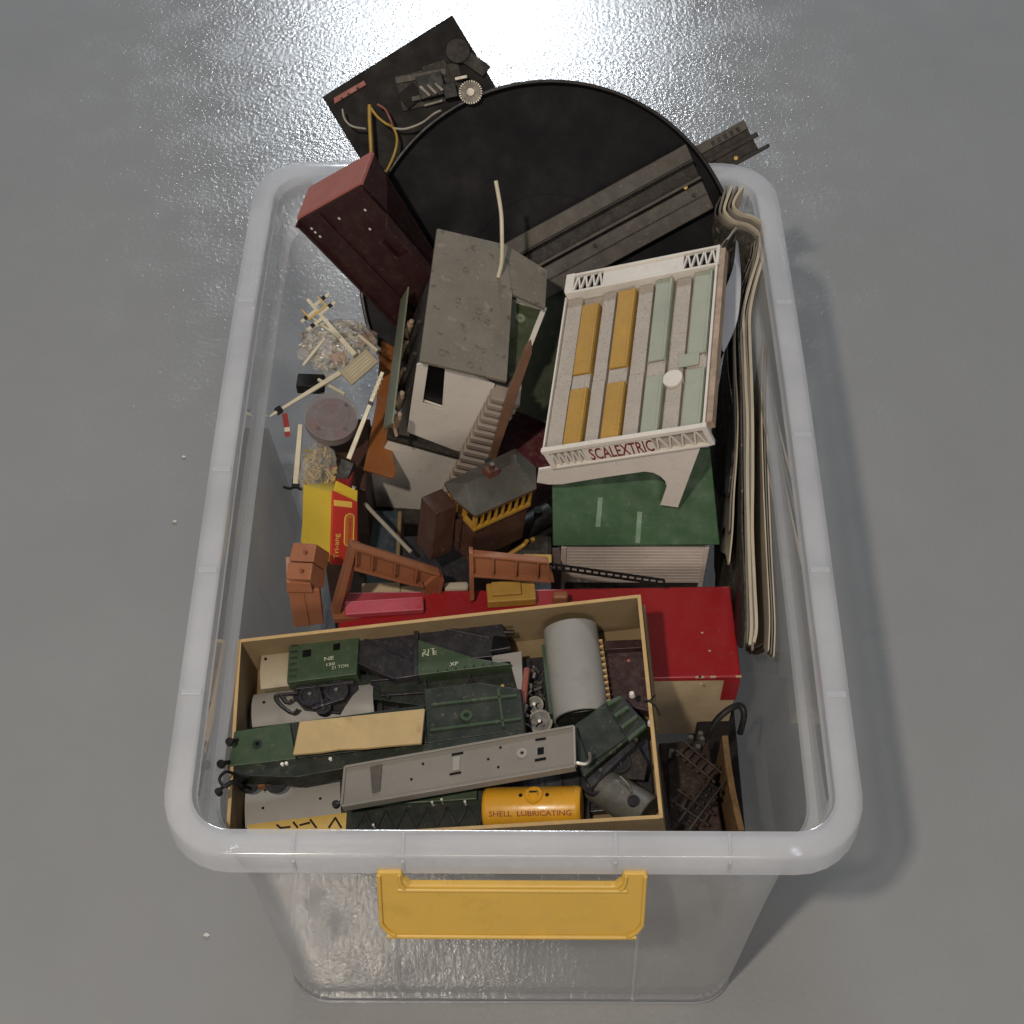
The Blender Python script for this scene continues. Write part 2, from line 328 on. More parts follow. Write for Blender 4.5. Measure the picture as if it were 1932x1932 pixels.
def rib(x, y, along):     # stiffening rib showing in the rim
    g = M(); t = .0011
    if along == 'y': s = 1 if x > 0 else -1; b = (.005 if y > 0 else .00075)*(y/hl)**2; g.box(*sorted((s*(.2085-b), s*(.2222-b))), y-t*2, y+t*2, .3700, .3748)
    else:
        s = 1 if y > 0 else -1; g.box(x-t, x+t, *sorted((s*(hl-.0165), s*(hl-.0025))), .3700, .3747)
        g.box(x-t, x+t, *sorted((s*(hl-.0005), s*(hl+.0018))), .355, .3690)
    g.build('rim_rib', RIB, tub, bevel=.0005)
for px, py in [(380, 1075), (360, 1305), (413, 885), (454, 567)]: q = hit(px, py, TH); rib(-.217, q[1], 'y')
for px, py in [(1534, 1075), (1572, 1310), (1503, 820), (1470, 570)]: q = hit(px, py, TH); rib(.217, q[1], 'y')
for px in (553, 760, 1162, 1378): q = hit(px, 1600, TH); rib(q[0], -.3, 'x')
for px, s in ((398, 1), (1548, -1)):
    q = hit(px, 1638, .35); M().prism([(q[0]-.004, .3515), (q[0]+.004, .3515), (q[0]+.001, .346), (q[0]-.001, .346)], -hl+.0055, -hl+.0075, 1).build('corner_tab', RIMP, tub)
# upright steps in the front wall either side of the handle
for px, bx in ((738, 752), (1208, 1190)):
    a = hit(px, 1660, .33)[0]; b = hit(bx, 1885, .01)[0]; g = M()
    ya, yb = -hl+.0168, -hl+.0343
    g.add([(a, ya, .345), (a+.0015, ya-.0016, .345), (a+.003, ya, .345), (b, yb, .014), (b+.0015, yb-.0016, .014), (b+.003, yb, .014)], [(0, 1, 4, 3), (1, 2, 5, 4), (0, 2, 1), (3, 4, 5), (0, 3, 5, 2)], False)
    g.build('wall_rib', WALLP, tub)
# yellow handle under the front rim
yh = -hl-.0035; HK = .42      # the handle hangs a little away from the wall
def hang(o):
    for v in o.data.vertices: v.co.y -= (.356-v.co.z)*HK
    return o
def fz(px, py, Y=yh):
    d = ray(px, py); n = np.array([0, 1, -HK]); t = (n@(np.array([0, Y, .356])-CAM))/(n@d); q = CAM+d*t; return (q[0], q[2])
def rrect(x0, x1, z0, z1, r, n=5):
    o = []
    for cx, cz, a in ((x1-r, z1-r, 0), (x0+r, z1-r, 90), (x0+r, z0+r, 180), (x1-r, z0+r, 270)):
        o += [(cx+r*cos(radians(a+90*k/n)), cz+r*sin(radians(a+90*k/n))) for k in range(n+1)]
    return o
(x0, zb), (x1, _) = fz(717, 1768), fz(1214, 1768); zt = .356; sx0 = fz(768, 1662)[0]; sx1 = fz(1166, 1662)[0]; sz = fz(960, 1662)[1]
sz -= .005; r = .015
def hpoly(d, top):
    a, b, c = x0+d, x1-d, zb+d; k = r-d
    return [(a, top), (a, c+k)]+[(a+k-k*cos(radians(t)), c+k-k*sin(radians(t))) for t in range(15, 91, 15)]+[(b-k+k*sin(radians(t)), c+k-k*cos(radians(t))) for t in range(0, 76, 15)]+[(b, c+k), (b, top)]
slot = [(sx1+.0032, zt), (sx1+.0022, sz+.004), (sx1-.002, sz), (sx0+.002, sz), (sx0-.0022, sz+.004), (sx0-.0032, zt)]
hd = hang(M().prism(hpoly(0, zt)+slot, yh+.0005, yh+.0055, 1).build('handle', YEL_H, tub, bevel=.0014, seg=3))
hang(M().tube([(a, yh-.0004, b) for a, b in hpoly(.0013, zt-.001)], .0014, 10, 2).build('handle_lip', YEL_H, hd))
hang(M().tube([(sx0-.0050, yh-.0004, zt-.001), (sx0-.0042, yh-.0004, sz+.0025), (sx0-.001, yh-.0004, sz-.0017), (sx0+.004, yh-.0004, sz-.0022), (sx1-.004, yh-.0004, sz-.0022), (sx1+.001, yh-.0004, sz-.0017), (sx1+.0042, yh-.0004, sz+.0025), (sx1+.0050, yh-.0004, zt-.001)], .0012, 10, 4).build('handle_lip', YEL_H, hd))
lo_ = [(x, z-.0118) for x, z in hpoly(.008, zb+.018)]
hang(M().prism(lo_, yh+.0052, yh+.011, 1).build('handle_back_edge', YEL_H, hd, bevel=.0014, seg=3))
for nm, px, py, s in (('lower left', 390, 1765, .0022), ('upper of two beside the left rim', 347, 863, .0017), ('lower of two beside the left rim', 330, 985, .0018)):
    q = hit(px, py, 0); g = M().prism([(q[0]+s*cos(a)*k, q[1]+s*sin(a)*k) for a, k in ((0, 1.4), (1, .8), (2, 1), (3.3, 1.3), (4.4, .7), (5.4, .9))], .0004, .0016)
    tag(g.build('paint_chip', CHIP), 'tiny white paint chip on the grey floor, '+nm, 'paint chip', group='paint chips on the floor')

# ------------------------------------------------------------------ round black turntable tray leaning on the back rim
a = radians(40); DF = F((.02, .318, .402), np.array([[1, 0, 0], [0, cos(a), sin(a)], [0, -sin(a), cos(a)]]).T)
cq = np.array([DF.on(p)[:2] for p in [(952.5, 158.4), (1030.6, 152.2), (1108.7, 158.4), (1186.9, 181.9), (1249.4, 216.2), (1321, 285), (1355.6, 332), (1365, 360), (665.6, 530), (676, 553), (701, 602)]])
sol = np.linalg.lstsq(np.c_[2*cq, np.ones(len(cq))], (cq**2).sum(1), rcond=None)[0]; dc = sol[:2]; dr = sqrt(sol[2]+dc@dc)
tt = thing('turntable_tray', 'large round black tray with square motor plate leaning on the back rim', 'turntable', DF)
def ringm(c, r0, r1, w0, w1, n=96):
    g = M(); vs = [(c[0]+r*cos(2*pi*i/n), c[1]+r*sin(2*pi*i/n), w) for r, w in ((r0, w0), (r1, w0), (r1, w1), (r0, w1)) for i in range(n)]
    return g.add(vs, [(k*n+i, k*n+(i+1) % n, ((k+1) % 4)*n+(i+1) % n, ((k+1) % 4)*n+i) for k in range(4) for i in range(n)], True)
M().cyl((dc[0], dc[1], -.013), (dc[0], dc[1], -.0095), dr-.001, n=96).build('disc', DISCM, tt)
ringm(dc, dr-.0032, dr, -.013, 0).build('disc_lip', mat('lip_black', '#121012', rough=.42, dust=.01, spec=.3, bump=.03), tt, bevel=.0008)
ringm(dc, dr*.42, dr*.43, -.0095, -.0085).build('disc_ring', DISCM, tt)
PF = DF.sub((608.6, 184.4), (853.4, 30.2), -.0175); pl = PF.l[0]
ml = lambda p, w=0: PF.on(p, w)
PM = thing('tmp', 'x', 'x')
bpy.data.objects.remove(PM)
toD = lambda p: DF.loc(PF.pt(*p))
class MP(M):     # geometry given in plate coordinates, stored in tray coordinates
    def build(s, *k, **kw): s.v = [tuple(toD(x)) for x in s.v]; return super().build(*k, **kw)
mp = MP().box(0, pl, -.118, 0, 0, .004).build('motor_plate', PLATE, tt, bevel=.0006)
e = [tuple(ml(p, .005)[:2]) for p in [(629.4, 185.4), (686.7, 152), (692, 160.4), (631.5, 196.9)]]
MP().prism(e, .004, .007).build('red_terminal_strip', REDBR, mp, bevel=.0006)
for p in ((645, 186), (658, 178), (675, 167)): q = ml(p, .007); MP().cyl((q[0], q[1], .0069), (q[0], q[1], .0076), .0011, n=10).build('screw', BLACK, mp)
def pbar(name, m, A, B, t, w0, w1, par=None):
    q0, q1 = ml(A, w0), ml(B, w0); d = (q1-q0)[:2]; d /= np.linalg.norm(d); n = np.array([-d[1], d[0]])*t/2
    return MP().prism([tuple(q0[:2]+n), tuple(q0[:2]-n), tuple(q1[:2]-n), tuple(q1[:2]+n)], w0, w1).build(name, m, par or mp, bevel=.0005)
pbar('bracket_bar', TRACK, (747, 154), (842, 136), .0055, .004, .009)
pbar('bracket_bar', TRACKD, (800, 142), (845, 128), .014, .004, .007)
pbar('motor_mount', TRACKD, (752, 178), (872, 150), .030, .004, .0065)
pbar('side_frame', TRACK, (778, 190), (850, 172), .004, .0065, .014)
pbar('brush_holder', BLACK, (838, 178), (862, 172), .012, .0065, .017)
pbar('pickup_strip', DSTEEL, (800, 200), (836, 190), .0025, .0065, .009)
mo = pbar('motor', BLACK, (790, 172), (838, 160), .019, .004, .016)
pbar('magnet_block', PLATE, (765, 170), (786, 196), .017, .004, .010)
for A, B in (((792, 163), (812, 182)), ((806, 160), (824, 178)), ((820, 157), (836, 172))): pbar('motor_winding', DSTEEL, A, B, .003, .016, .0185, mo)
pbar('armature_arm', TRACKD, (860, 96), (918, 137), .011, .004, .010)
q = ml((864, 97), .01); MP().cyl((q[0], q[1], .004), (q[0], q[1], .013), .010, n=24).build('pivot_boss', TRACKD, mp)
q = ml((887.8, 174), .020); ge = MP().cyl((q[0], q[1], .004), (q[0], q[1], .020), .0085, n=24).build('gear_wheel', DSTEEL, mp)
MP().cyl((q[0], q[1], .0195), (q[0], q[1], .0215), .0032, n=16).build('gear_hub', STEEL, ge)
g = MP(); n = 28
for i in range(n): g.bar((q[0]+.0085*cos(2*pi*i/n), q[1]+.0085*sin(2*pi*i/n), .0185), (q[0]+.0098*cos(2*pi*i/n), q[1]+.0098*sin(2*pi*i/n), .0185), .0011, .004)
g.build('gear_teeth', STEEL, ge)
pbar('shaft', STEEL, (858, 150), (882, 145), .003, .012, .015)
def wire(name, m, pts, r=.0009, w=.0195): MP().tube([ml(p, w+.002*((i*7) % 3)) for i, p in enumerate(pts)], r, 6, 5).build(name, m, tt)
wire('yellow_wire', WYEL, [(697, 198), (697.5, 230), (700, 280), (702, 330), (703, 352), (697, 384)], .0016)
wire('yellow_wire', WYEL, [(698, 202), (712, 220), (728, 233), (742, 241), (749, 262), (744, 290), (728, 325), (708, 352), (700, 372)], .0011)
wire('pale_wire', WWHT, [(742, 242), (765, 243), (795, 232), (818, 215), (832, 208)], .0009)
wire('pale_wire', WWHT, [(646, 206), (650, 224), (664, 238), (690, 243)], .0008)
wire('brown_wire', REDBR, [(712, 197), (726, 206), (736, 224), (742, 240)], .0009)
# dark channel lying in the tray
CF = DF.sub((968, 450.6), (1296, 271), .002); cl = CF.l[0]
wv = CF.on((1349, 391))[1]; sk = CF.on((1349, 391))[0]-cl
ch = thing('track_channel', 'long dark grey channel track lying diagonally across the black tray', 'track', CF)
def strip(v0, v1, w0, w1, u0=-.03): return [(u0, v0*wv), (cl+sk*v0-.001, v0*wv), (cl+sk*v1-.001, v1*wv), (u0, v1*wv)]
M().prism(strip(0, 1, 0, 0), -.009, -.005).build('base_plate', TRACKD, ch)
M().prism(strip(.0, .24, 0, 0), -.005, .002).build('side_flange', TRACK, ch, bevel=.0008)
M().prism(strip(.24, .27, 0, 0), -.005, .0045).build('rail', TRACKD, ch, bevel=.0004)
M().prism(strip(.50, .54, 0, 0), -.005, .003).build('rail', TRACK, ch, bevel=.0004)
M().prism(strip(.58, 1, 0, 0), -.005, .001).build('side_flange', TRACK, ch, bevel=.0008)
M().prism(strip(.76, .78, 0, 0), .001, .0018).build('rib', TRACKD, ch)
for p, m_ in (((1293, 354), CREAMY), ((1309, 369), BLACK), ((1122, 464), BLACK)):
    q = CF.on(p, .001); M().cyl((q[0], q[1], .0), (q[0], q[1], .0028), .0017, n=10).build('stud', m_, ch)
EF = DF.sub((1300, 283), (1402.5, 227), -.03); el = EF.l[0]
wv2 = EF.on((1449, 276))[1]
ex = thing('track_stub', 'short dark track end sticking out behind the round tray', 'track', EF)
M().box(-.06, el, wv2, 0, -.004, 0).build('base_plate', TRACKD, ex)
M().box(-.06, el, wv2*.28, 0, 0, .003).build('side_flange', TRACK, ex, bevel=.0006)
M().box(-.06, el+.005, wv2*.62, wv2*.48, 0, .003).build('rail', TRACKD, ex, bevel=.0004)
M().box(-.06, el+.009, wv2*1.04, wv2*.94, -.004, .005).build('edge_lip', TRACKD, ex, bevel=.0004)
for k in range(5): M().box(el-.034+k*.006, el-.031+k*.006, wv2*.24, wv2*.10, .003, .0036).build('slot_mark', TRACKD, ex)
q = EF.on((1388, 299), 0); M().cyl((q[0], q[1], 0), (q[0], q[1], .002), .0018, n=10).build('stud', CREAMY, ex)

# ------------------------------------------------------------------ maroon trough
MF = corner((562, 418), .395, (745, 606), .315, (680, 352), .42, sz=.02)
lu, lv, _ = MF.l; we = MF.on((565, 368), 0, 0)[2]
mt = thing('maroon_trough', 'open maroon plastic trough lying at the back left corner', 'trough', MF)
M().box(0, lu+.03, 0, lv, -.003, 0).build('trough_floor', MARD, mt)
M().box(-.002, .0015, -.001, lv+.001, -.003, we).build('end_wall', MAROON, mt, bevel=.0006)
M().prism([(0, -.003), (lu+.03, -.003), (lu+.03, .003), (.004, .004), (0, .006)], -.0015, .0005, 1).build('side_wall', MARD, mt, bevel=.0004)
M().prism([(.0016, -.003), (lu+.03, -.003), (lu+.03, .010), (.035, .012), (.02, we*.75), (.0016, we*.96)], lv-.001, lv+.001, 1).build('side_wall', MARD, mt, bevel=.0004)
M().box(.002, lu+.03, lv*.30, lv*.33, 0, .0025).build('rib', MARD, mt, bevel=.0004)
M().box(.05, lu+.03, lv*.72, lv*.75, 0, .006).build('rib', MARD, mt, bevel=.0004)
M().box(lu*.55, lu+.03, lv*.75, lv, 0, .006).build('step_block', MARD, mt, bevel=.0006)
for p in ((689, 396), (698, 432), (588, 431), (595, 438), (604, 446), (640, 412)):
    q = MF.on(p); M().box(q[0]-.0011, q[0]+.001, q[1]-.0007, q[1]+.0008, 0, .0005).build('white_fleck', CHIP, mt)

# ------------------------------------------------------------------ two-storey white building with speckled flat roof
BF = corner((792, 680), .400, (956, 719), .400, (825, 430), .41, (675, 930), .28, sz=.05)
bl = thing('race_control_building', 'two storey white toy building with speckled grey flat roof and outside stairs', 'toy building', BF)
lu, lv, lw = BF.l; fv = .006       # fv: wall set back under the roof
ro = M().prism(P2(BF, [(792, 680), (956.4, 719), (967, 552.5), (954, 461), (825, 430.6)]), -.0035, 0).build('roof', ROOFG, bl, bevel=.0005)
rp = P2(BF, [(954, 461), (1038.4, 501), (1034, 572), (966, 551)])
g = M().prism(rp, -.0035, 0)
g.v = [(x, y, z-max(0, (x-rp[0][0]))*.18) for x, y, z in g.v]; g.build('roof_wing', ROOFG, bl, bevel=.0005)
for p, rr in (((879, 508), 6), ((864, 566), 6), ((903, 587), 7), ((833, 664), 7), ((887, 688), 6), ((912, 660), 5)):
    q = BF.on(p); k = ringm((q[0], q[1]), rr*.00032, rr*.00042, -.0002, .0004, 18).build('roof_ring_mark', ROOFG, ro)
fy = lambda p: BF.on(p, fv, 1)      # point on the front wall plane
W = lambda pts: [(fy(p)[0], fy(p)[2]) for p in pts]
up = W([(786, 690), (933, 727), (867, 853), (768, 815)]); up = [(x, min(z, -.0036)) for x, z in up]
hol = W([(804, 689), (834, 697), (834, 772), (797.4, 760)])
wl = M(); zt_ = -.0036
lo = lambda x: up[3][1]+(up[2][1]-up[3][1])*(x-up[3][0])/(up[2][0]-up[3][0])
h0, h1, h2, h3 = [(hol[0][0], zt_), (hol[1][0], zt_), hol[2], hol[3]]; xl = h3[0]
# upper wall with an opening for the dark window
wl.prism([up[0], h0, h3, (h3[0], lo(h3[0])), up[3]], fv, fv+.002, 1); wl.prism([h3, h2, (h2[0], lo(h2[0])), (h3[0], lo(h3[0]))], fv, fv+.002, 1)
wl.prism([h1, up[1], up[2], (h2[0], lo(h2[0])), h2], fv, fv+.002, 1)
uw = wl.build('upper_wall', WHITE, bl)
ou = lambda p, k: (p[0]+k, p[1])
wn = M().prism([ou(h0, -.001), ou(h1, .001), ou(h2, .001), ou(h3, -.001)], fv+.004, fv+.006, 1).build('window_recess', DKWIN, bl)
M().prism([h3, h2, (h2[0], h2[1]-.0012), (h3[0], h3[1]-.0012)], fv-.0004, fv+.0035, 1).build('window_sill', WHITE, wn)
lw_ = W([(737, 820), (866, 855), (839, 911), (815, 945), (797, 983), (686, 951), (668, 934)])
M().prism(lw_, fv-.004, fv-.002, 1).build('lower_wall', WHITE, bl)
M().prism([(x, z) for x, z in W([(731, 813.5), (868, 852), (867, 855.5), (731, 818.5)])], fv-.006, fv+.004, 1).build('floor_slab', TRACKD, bl)
zs = lo(xl)
M().box(up[3][0]-.007, up[3][0]+.002, fv-.003, .10, zs-.0012, zs+.0012).build('side_ledge', WAGGR, bl)
# back and hidden side walls keep the building a box
M().box(up[3][0]+.001, lu*.9, .10, .102, lw_[4][1]*.9, -.0036).build('back_wall', WHITE, bl)
# pale green glazed screen on the left flank and the figures behind it
sc = [fy(p) for p in ((755, 571), (741, 800))]
GV = .06
a1, a2, a3, a4 = [BF.on(p, -.0055, 0) for p in ((771, 541), (741, 799), (724, 811), (757, 566))]
M().prism([(a[1], a[2]) for a in (a1, a2, a3, a4)], -.0062, -.0048, 0).build('side_screen', PALEG, bl, bevel=.0004)
M().box(.0045, .006, .012, .10, -.10, -.004).build('side_wall', TRACKD, bl)
for k, (p, h) in enumerate((((775, 610), .020), ((766, 650), .018), ((760, 700), .020), ((757, 745), .018), ((752, 785), .014))):
    q = BF.on(p, .0005, 0); f_ = M().cyl((q[0], q[1], q[2]-h), (q[0], q[1], q[2]), .0042, .003, 10)
    f_.cyl((q[0], q[1], q[2]), (q[0], q[1], q[2]+.004), .0028, .002, 10); f_.bar((q[0]-.003, q[1]-.003, q[2]-.004), (q[0]+.003, q[1]-.010, q[2]-.014), .0026)
    f_.build('interior_figure', TANF, bl, bevel=.0008)
for p in ((779, 640), (770, 700)): q = BF.on(p, .002, 0); M().bar((q[0], q[1], q[2]-.03), (q[0], q[1]+.004, q[2]+.02), .003).build('interior_post', TRACKD, bl)
# terrace with white parapet on the right
TZ = -.020
tp = [tuple(BF.on(p, TZ)[:2]) for p in [(962, 556), (1029, 578), (1001, 650), (950, 745)]]
M().prism(tp, TZ-.006, TZ-.004).build('terrace_floor', GREENF, bl)
q = BF.on((981, 601), TZ-.004); ringm((q[0], q[1]), .001, .0042, TZ-.004, TZ-.003, 20).build('terrace_drain', PALEG, bl)
for A, B in (((976, 562), (1029, 578)), ((1028, 579), (1000, 650))):
    q0, q1 = BF.on(A, TZ), BF.on(B, TZ); g = M().bar(q0-[0, 0, .004], q1-[0, 0, .004], .0042, .008); g.build('parapet', WHITE2, bl, bevel=.0004)
# stairs
s0, s1 = fy((935, 724)), fy((845, 905)); e0 = BF.on((966, 686), TZ); n = 15
for k in range(n):
    t0 = k/n; L_ = np.array(hit(933-95*t0, 724+187*t0, 0)); 
    a = fy((934-96*t0, 726+188*t0)); b = fy((934-96*(t0+1/n), 726+188*(t0+1/n)))
    M().box(a[0]-.001, a[0]+.0225-.004*t0, fv-.010, fv+.010, b[2], b[2]+(a[2]-b[2])*.55).build('step', STAIR, bl, bevel=.0008)
M().prism([(fy(p)[0], fy(p)[2]) for p in [(934, 724), (966, 716), (880, 900), (840, 911)]], fv+.004, fv+.006, 1).build('stair_backing', TRACKD, bl)
st = [BF.on(p, fv-.016, 1) for p in ((1001, 650), (1003, 668), (936, 866), (922, 866), (957, 745), (990, 662))]
M().prism([(q[0], q[2]) for q in st], fv-.016, fv-.0105, 1).build('stair_stringer', STRING, bl, bevel=.0005)
# aerial on the roof
AF = [BF.on((940, 522), .0), BF.on((946.5, 492), .012), BF.on((947, 440), .026), BF.on((945, 397), .036), BF.on((935.5, 341), .05)]
ae = tag(M().tube([BF.pt(*q) for q in AF], .0016, 8, 4).build('flag_pole', CREAM), 'thin cream pole standing on the speckled grey roof', 'pole')
# ochre board slipped behind the left flank
OF = corner((687, 885), .272, (742, 902), .272, (720, 642), .288, sz=.008)
ob = M().prism(P2(OF, [(687, 885), (742, 902), (748, 892), (736, 822), (745, 655), (720, 642), (712, 760)]), -.003, 0).build('ochre_board', OCHRE, None, bevel=.0006)
tag(ob, 'orange brown board tucked against the white building', 'board', OF)

# ------------------------------------------------------------------ white grandstand with lettering
GF = corner((1025.6, 851), .372, (1332.7, 803), .385, (1075, 525), .392, sz=.015)
lu, lv, _ = GF.l
gs = thing('grandstand', 'white toy grandstand with yellow and green benches and red lettering on front', 'toy grandstand', GF)
iv = GF.on((1074, 560))[1]/lv       # inner line of the back trim
M().box(.001, lu-.001, .001, lv-.001, -.009, -.0065).build('stand_base', SEATG, gs)
seats = [(0, .108, SEATG, 0), (.112, .235, SEATY, 1), (.242, .333, SEATG, 0), (.347, .473, SEATY, 1), (.477, .579, SEATG, 0), (.593, .712, SEATN, 1), (.723, .824, SEATG, 0), (.842, .968, SEATN, 1)]
v1 = iv*lv-.001
for i, (a, b, m_, up_) in enumerate(seats):
    x0_, x1_ = a*lu+.001, b*lu
    end = v1-(.012 if i < 2 else .004 if i < 4 else .0) if up_ else v1-.001
    if up_:
        for p0, p1 in ((.0015, .36*v1), (.46*v1, end)):
            bch = M().box(x0_, x1_, p0, p1, -.0065, .0008); bb = bch.build('bench', m_, gs, bevel=.0007)
            M().box(x1_-.0022, x1_-.0002, p0+.0005, p1-.0008, .0008, .0022).build('bench_back', m_, bb, bevel=.0004)
        M().box(x0_, x1_, .365*v1, .455*v1, -.0065, -.0005).build('aisle_block', SEATG, gs, bevel=.0005)
    else:
        for k, (p0, p1) in enumerate(((.0015, .40*v1), (.402*v1, end))): M().box(x0_, x1_, p0, p1, -.0065, -.0012-.0006*k).build('step', m_, gs, bevel=.0006)
q = GF.on((1268.6, 713), 0); M().cyl((q[0], q[1], -.006), (q[0], q[1], .0004), .0080, .0078, 28).build('round_disc', WHITE2, gs, bevel=.0005)
q = GF.on((1303, 680), 0); M().box(q[0]-.009, q[0]+.007, q[1]-.006, q[1]+.006, .0002, .0015).build('bench_patch', SEATN, gs, bevel=.0005)
def truss(u0, u1, va, vb, n, name, par, mk, th, flip=1):
    st = (u1-u0)/n
    for k in range(n):
        a_, b_, c_ = u0+k*st, u0+(k+.5)*st, u0+(k+1)*st; y0, y1 = (va, vb) if flip > 0 else (vb, va)
        mk(name, (a_, y0), (b_, y1), par, th); mk(name, (b_, y1), (c_, y0), par, th)
# back trim: rails, solid middle panel and two runs of zigzag lattice
def mkb(name, A, B, par, th): M().bar((A[0], A[1], .002), (B[0], B[1], .002), th, .0022).build(name, WHITE2, par)
vb0, vb1 = iv*lv, lv
tr = M().box(0, lu, vb1-.0022, vb1, .0, .004).build('back_rail', WHITE2, gs, bevel=.0004)
M().box(0, lu, vb0, vb0+.0022, -.006, .004).build('back_rail', WHITE2, gs, bevel=.0004)
M().box(.245*lu, .775*lu, vb0+.0022, vb1-.0022, .0008, .0028).build('back_panel', WHITE2, gs)
M().box(-.001, .05*lu, vb0+.002, vb1+.0005, -.004, .0042).build('corner_post', WHITE2, gs, bevel=.0005)
M().box(.985*lu, lu+.001, vb0+.002, vb1, -.004, .0042).build('corner_post', WHITE2, gs, bevel=.0005)
truss(.05*lu, .245*lu, vb0+.002, vb1-.002, 4, 'lattice_bar', gs, mkb, .0013); truss(.775*lu, .985*lu, vb0+.002, vb1-.002, 4, 'lattice_bar', gs, mkb, .0013)
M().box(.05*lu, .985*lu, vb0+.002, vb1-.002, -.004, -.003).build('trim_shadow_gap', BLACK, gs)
M().box(lu-.002, lu, 0, vb0, -.008, .0035).build('side_rail', WHITE2, gs, bevel=.0004)
M().box(-.0012, .0002, 0, vb0, -.008, .0005).build('side_rail', WHITE2, gs, bevel=.0004)
M().box(lu+.0003, lu+.0048, .002, lv-.002, -.006, .002).build('side_panel', PINKBR, gs, bevel=.0004)
# front: rail, fascia and arched wall, all on the plane v = 0
fq = lambda p, d=-.001: GF.on(p, d, 1)
FZ = [(fq(p)[0], fq(p)[2]) for p in [(1016, 886), (1318.7, 838)]]; zf = (FZ[0][1]+FZ[1][1])/2
M().box(-.001, lu+.001, -.003, .001, -.0012, .003).build('front_rail', WHITE2, gs, bevel=.0005)
M().box(-.001, lu-.002, -.003, .0005, zf-.0012, zf+.0012).build('fascia_rail', WHITE2, gs, bevel=.0005)
M().box(.235*lu, .665*lu, -.0022, 0, zf, -.001).build('fascia_panel', WHITE2, gs)
M().box(0, lu-.003, .0005, .0015, zf, -.001).build('fascia_backing', SEATG, gs)
def mkf(name, A, B, par, th): M().bar((A[0], -.0012, A[1]), (B[0], -.0012, B[1]), th, .0018).build(name, WHITE2, par)
truss(.02*lu, .235*lu, zf, -.001, 5, 'lattice_bar', gs, mkf, .0012); truss(.665*lu, .965*lu, zf, -.001, 4, 'lattice_bar', gs, mkf, .0013)
for u_ in (.0, .975): M().box(u_*lu, u_*lu+.004, -.0035, .001, zf, .0035).build('corner_post', WHITE2, gs, bevel=.0005)
text('front_lettering', 'SCALEXTRIC', LRED, gs, (.262*lu, -.0022, zf+.0024), .40*lu, (-.001-zf)-.0042, shear=.22, bold=.012, axes=((1, 0, 0), (0, 0, 1)))
ap = [(fq(p)[0], fq(p)[2]) for p in [(1016, 886), (1012.7, 910.7), (1035, 914.5), (1060, 914), (1120, 904), (1180, 895), (1216, 890), (1232, 892), (1246, 899), (1255, 908), (1258, 918), (1252, 936), (1246, 953), (1278.8, 957.6), (1318.7, 838)]]
g = M(); zt2 = zf-.0012
n_ = len(ap); top = [(x, zt2) for x, z in ap]
poly = [(ap[0][0]-.0002, zt2)]+[(x, min(z, zt2)) for x, z in ap[1:-1]]+[(ap[-1][0]+.001, zt2)]
g.prism(poly, -.0008, .0012, 1); g.build('arched_front', WHITE2, gs)
M().prism([(0, zt2), (.002, zt2), (.002, -.03), (0, -.03)], 0, lv*.9, 1).build('end_wall', WHITE2, gs)

# ------------------------------------------------------------------ green-roofed hut under the grandstand
HF = corner((1043, 1030), .285, (1358, 1028), .285, (1040, 880), .326, sz=.01)
ht = thing('green_roof_hut', 'toy hut with faded dark green roof and white plank wall below grandstand', 'toy building', HF)
lu, lv, _ = HF.l
M().prism(P2(HF, [(1043, 1030), (1358, 1028), (1340, 845), (1040, 850)]), -.003, 0).build('roof', ROOFGR, ht, bevel=.0006)
for p0, p1 in (((1133, 938), (1128, 994)), ((1207, 965), (1203, 1025))):
    q0, q1 = HF.on(p0), HF.on(p1); M().bar((q0[0], q0[1], .0002), (q1[0], q1[1], .0002), .004, .0006).build('faded_streak', mat('roof_streak', '#57785c', rough=.4), ht, bevel=.0002)
VF = F(HF.o, np.array([[1, 0, 0], [0, 1, 0], [0, 0, 1]]).T)
hv = hit(1062, 1031, .284); yv = hv[1]+.004; hx0 = hit(1062, 1031, .284)[0]; hx1 = hit(1337, 1031, .284)[0]
hub = lambda P: tuple(HF.loc(P))
def hbox(x0_, x1_, y0_, y1_, z0_, z1_, name, m_, par, bevel=0):
    g = M().box(x0_, x1_, y0_, y1_, z0_, z1_); g.v = [hub(v) for v in g.v]; return g.build(name, m_, par, bevel=bevel)
hw_ = hbox(hx0, hx1, yv+.001, yv+.07, .20, .281, 'wall', TRACKD, ht)
for k in range(12): hbox(hx0+.003, hx1-.002, yv-.0008, yv+.0015, .2788-.0042*(k+1), .2788-.0042*k-.0003, 'plank', PINKW, ht, .0003)
hbox(hx0-.001, hx0+.0032, yv-.0018, yv+.0012, .22, .2795, 'corner_board', PINKW, ht, .0003)
hbox(hx1-.0025, hx1+.001, yv-.0018, yv+.0012, .22, .2795, 'corner_board', PINKW, ht, .0003)
# dark green board and wine red box seen between the two buildings
KF = corner((977, 774), .29, (1027, 797), .29, (1036, 540), .322, sz=.01)
tag(M().prism(P2(KF, [(970, 771), (1060, 810), (1090, 560), (1040, 500), (1000, 560)]), -.003, 0).build('green_baseboard', DGREEN, None, bevel=.0005), 'speckled dark green board between white building and grandstand', 'board', KF)
KR = flat((935, 905), (1040, 905), .262)
tag(M().box(0, KR.l[0]+.01, 0, .10, -.05, 0).build('wine_red_box', WINE, None, bevel=.0015), 'dark wine red box beneath the speckled green board', 'box', KR)

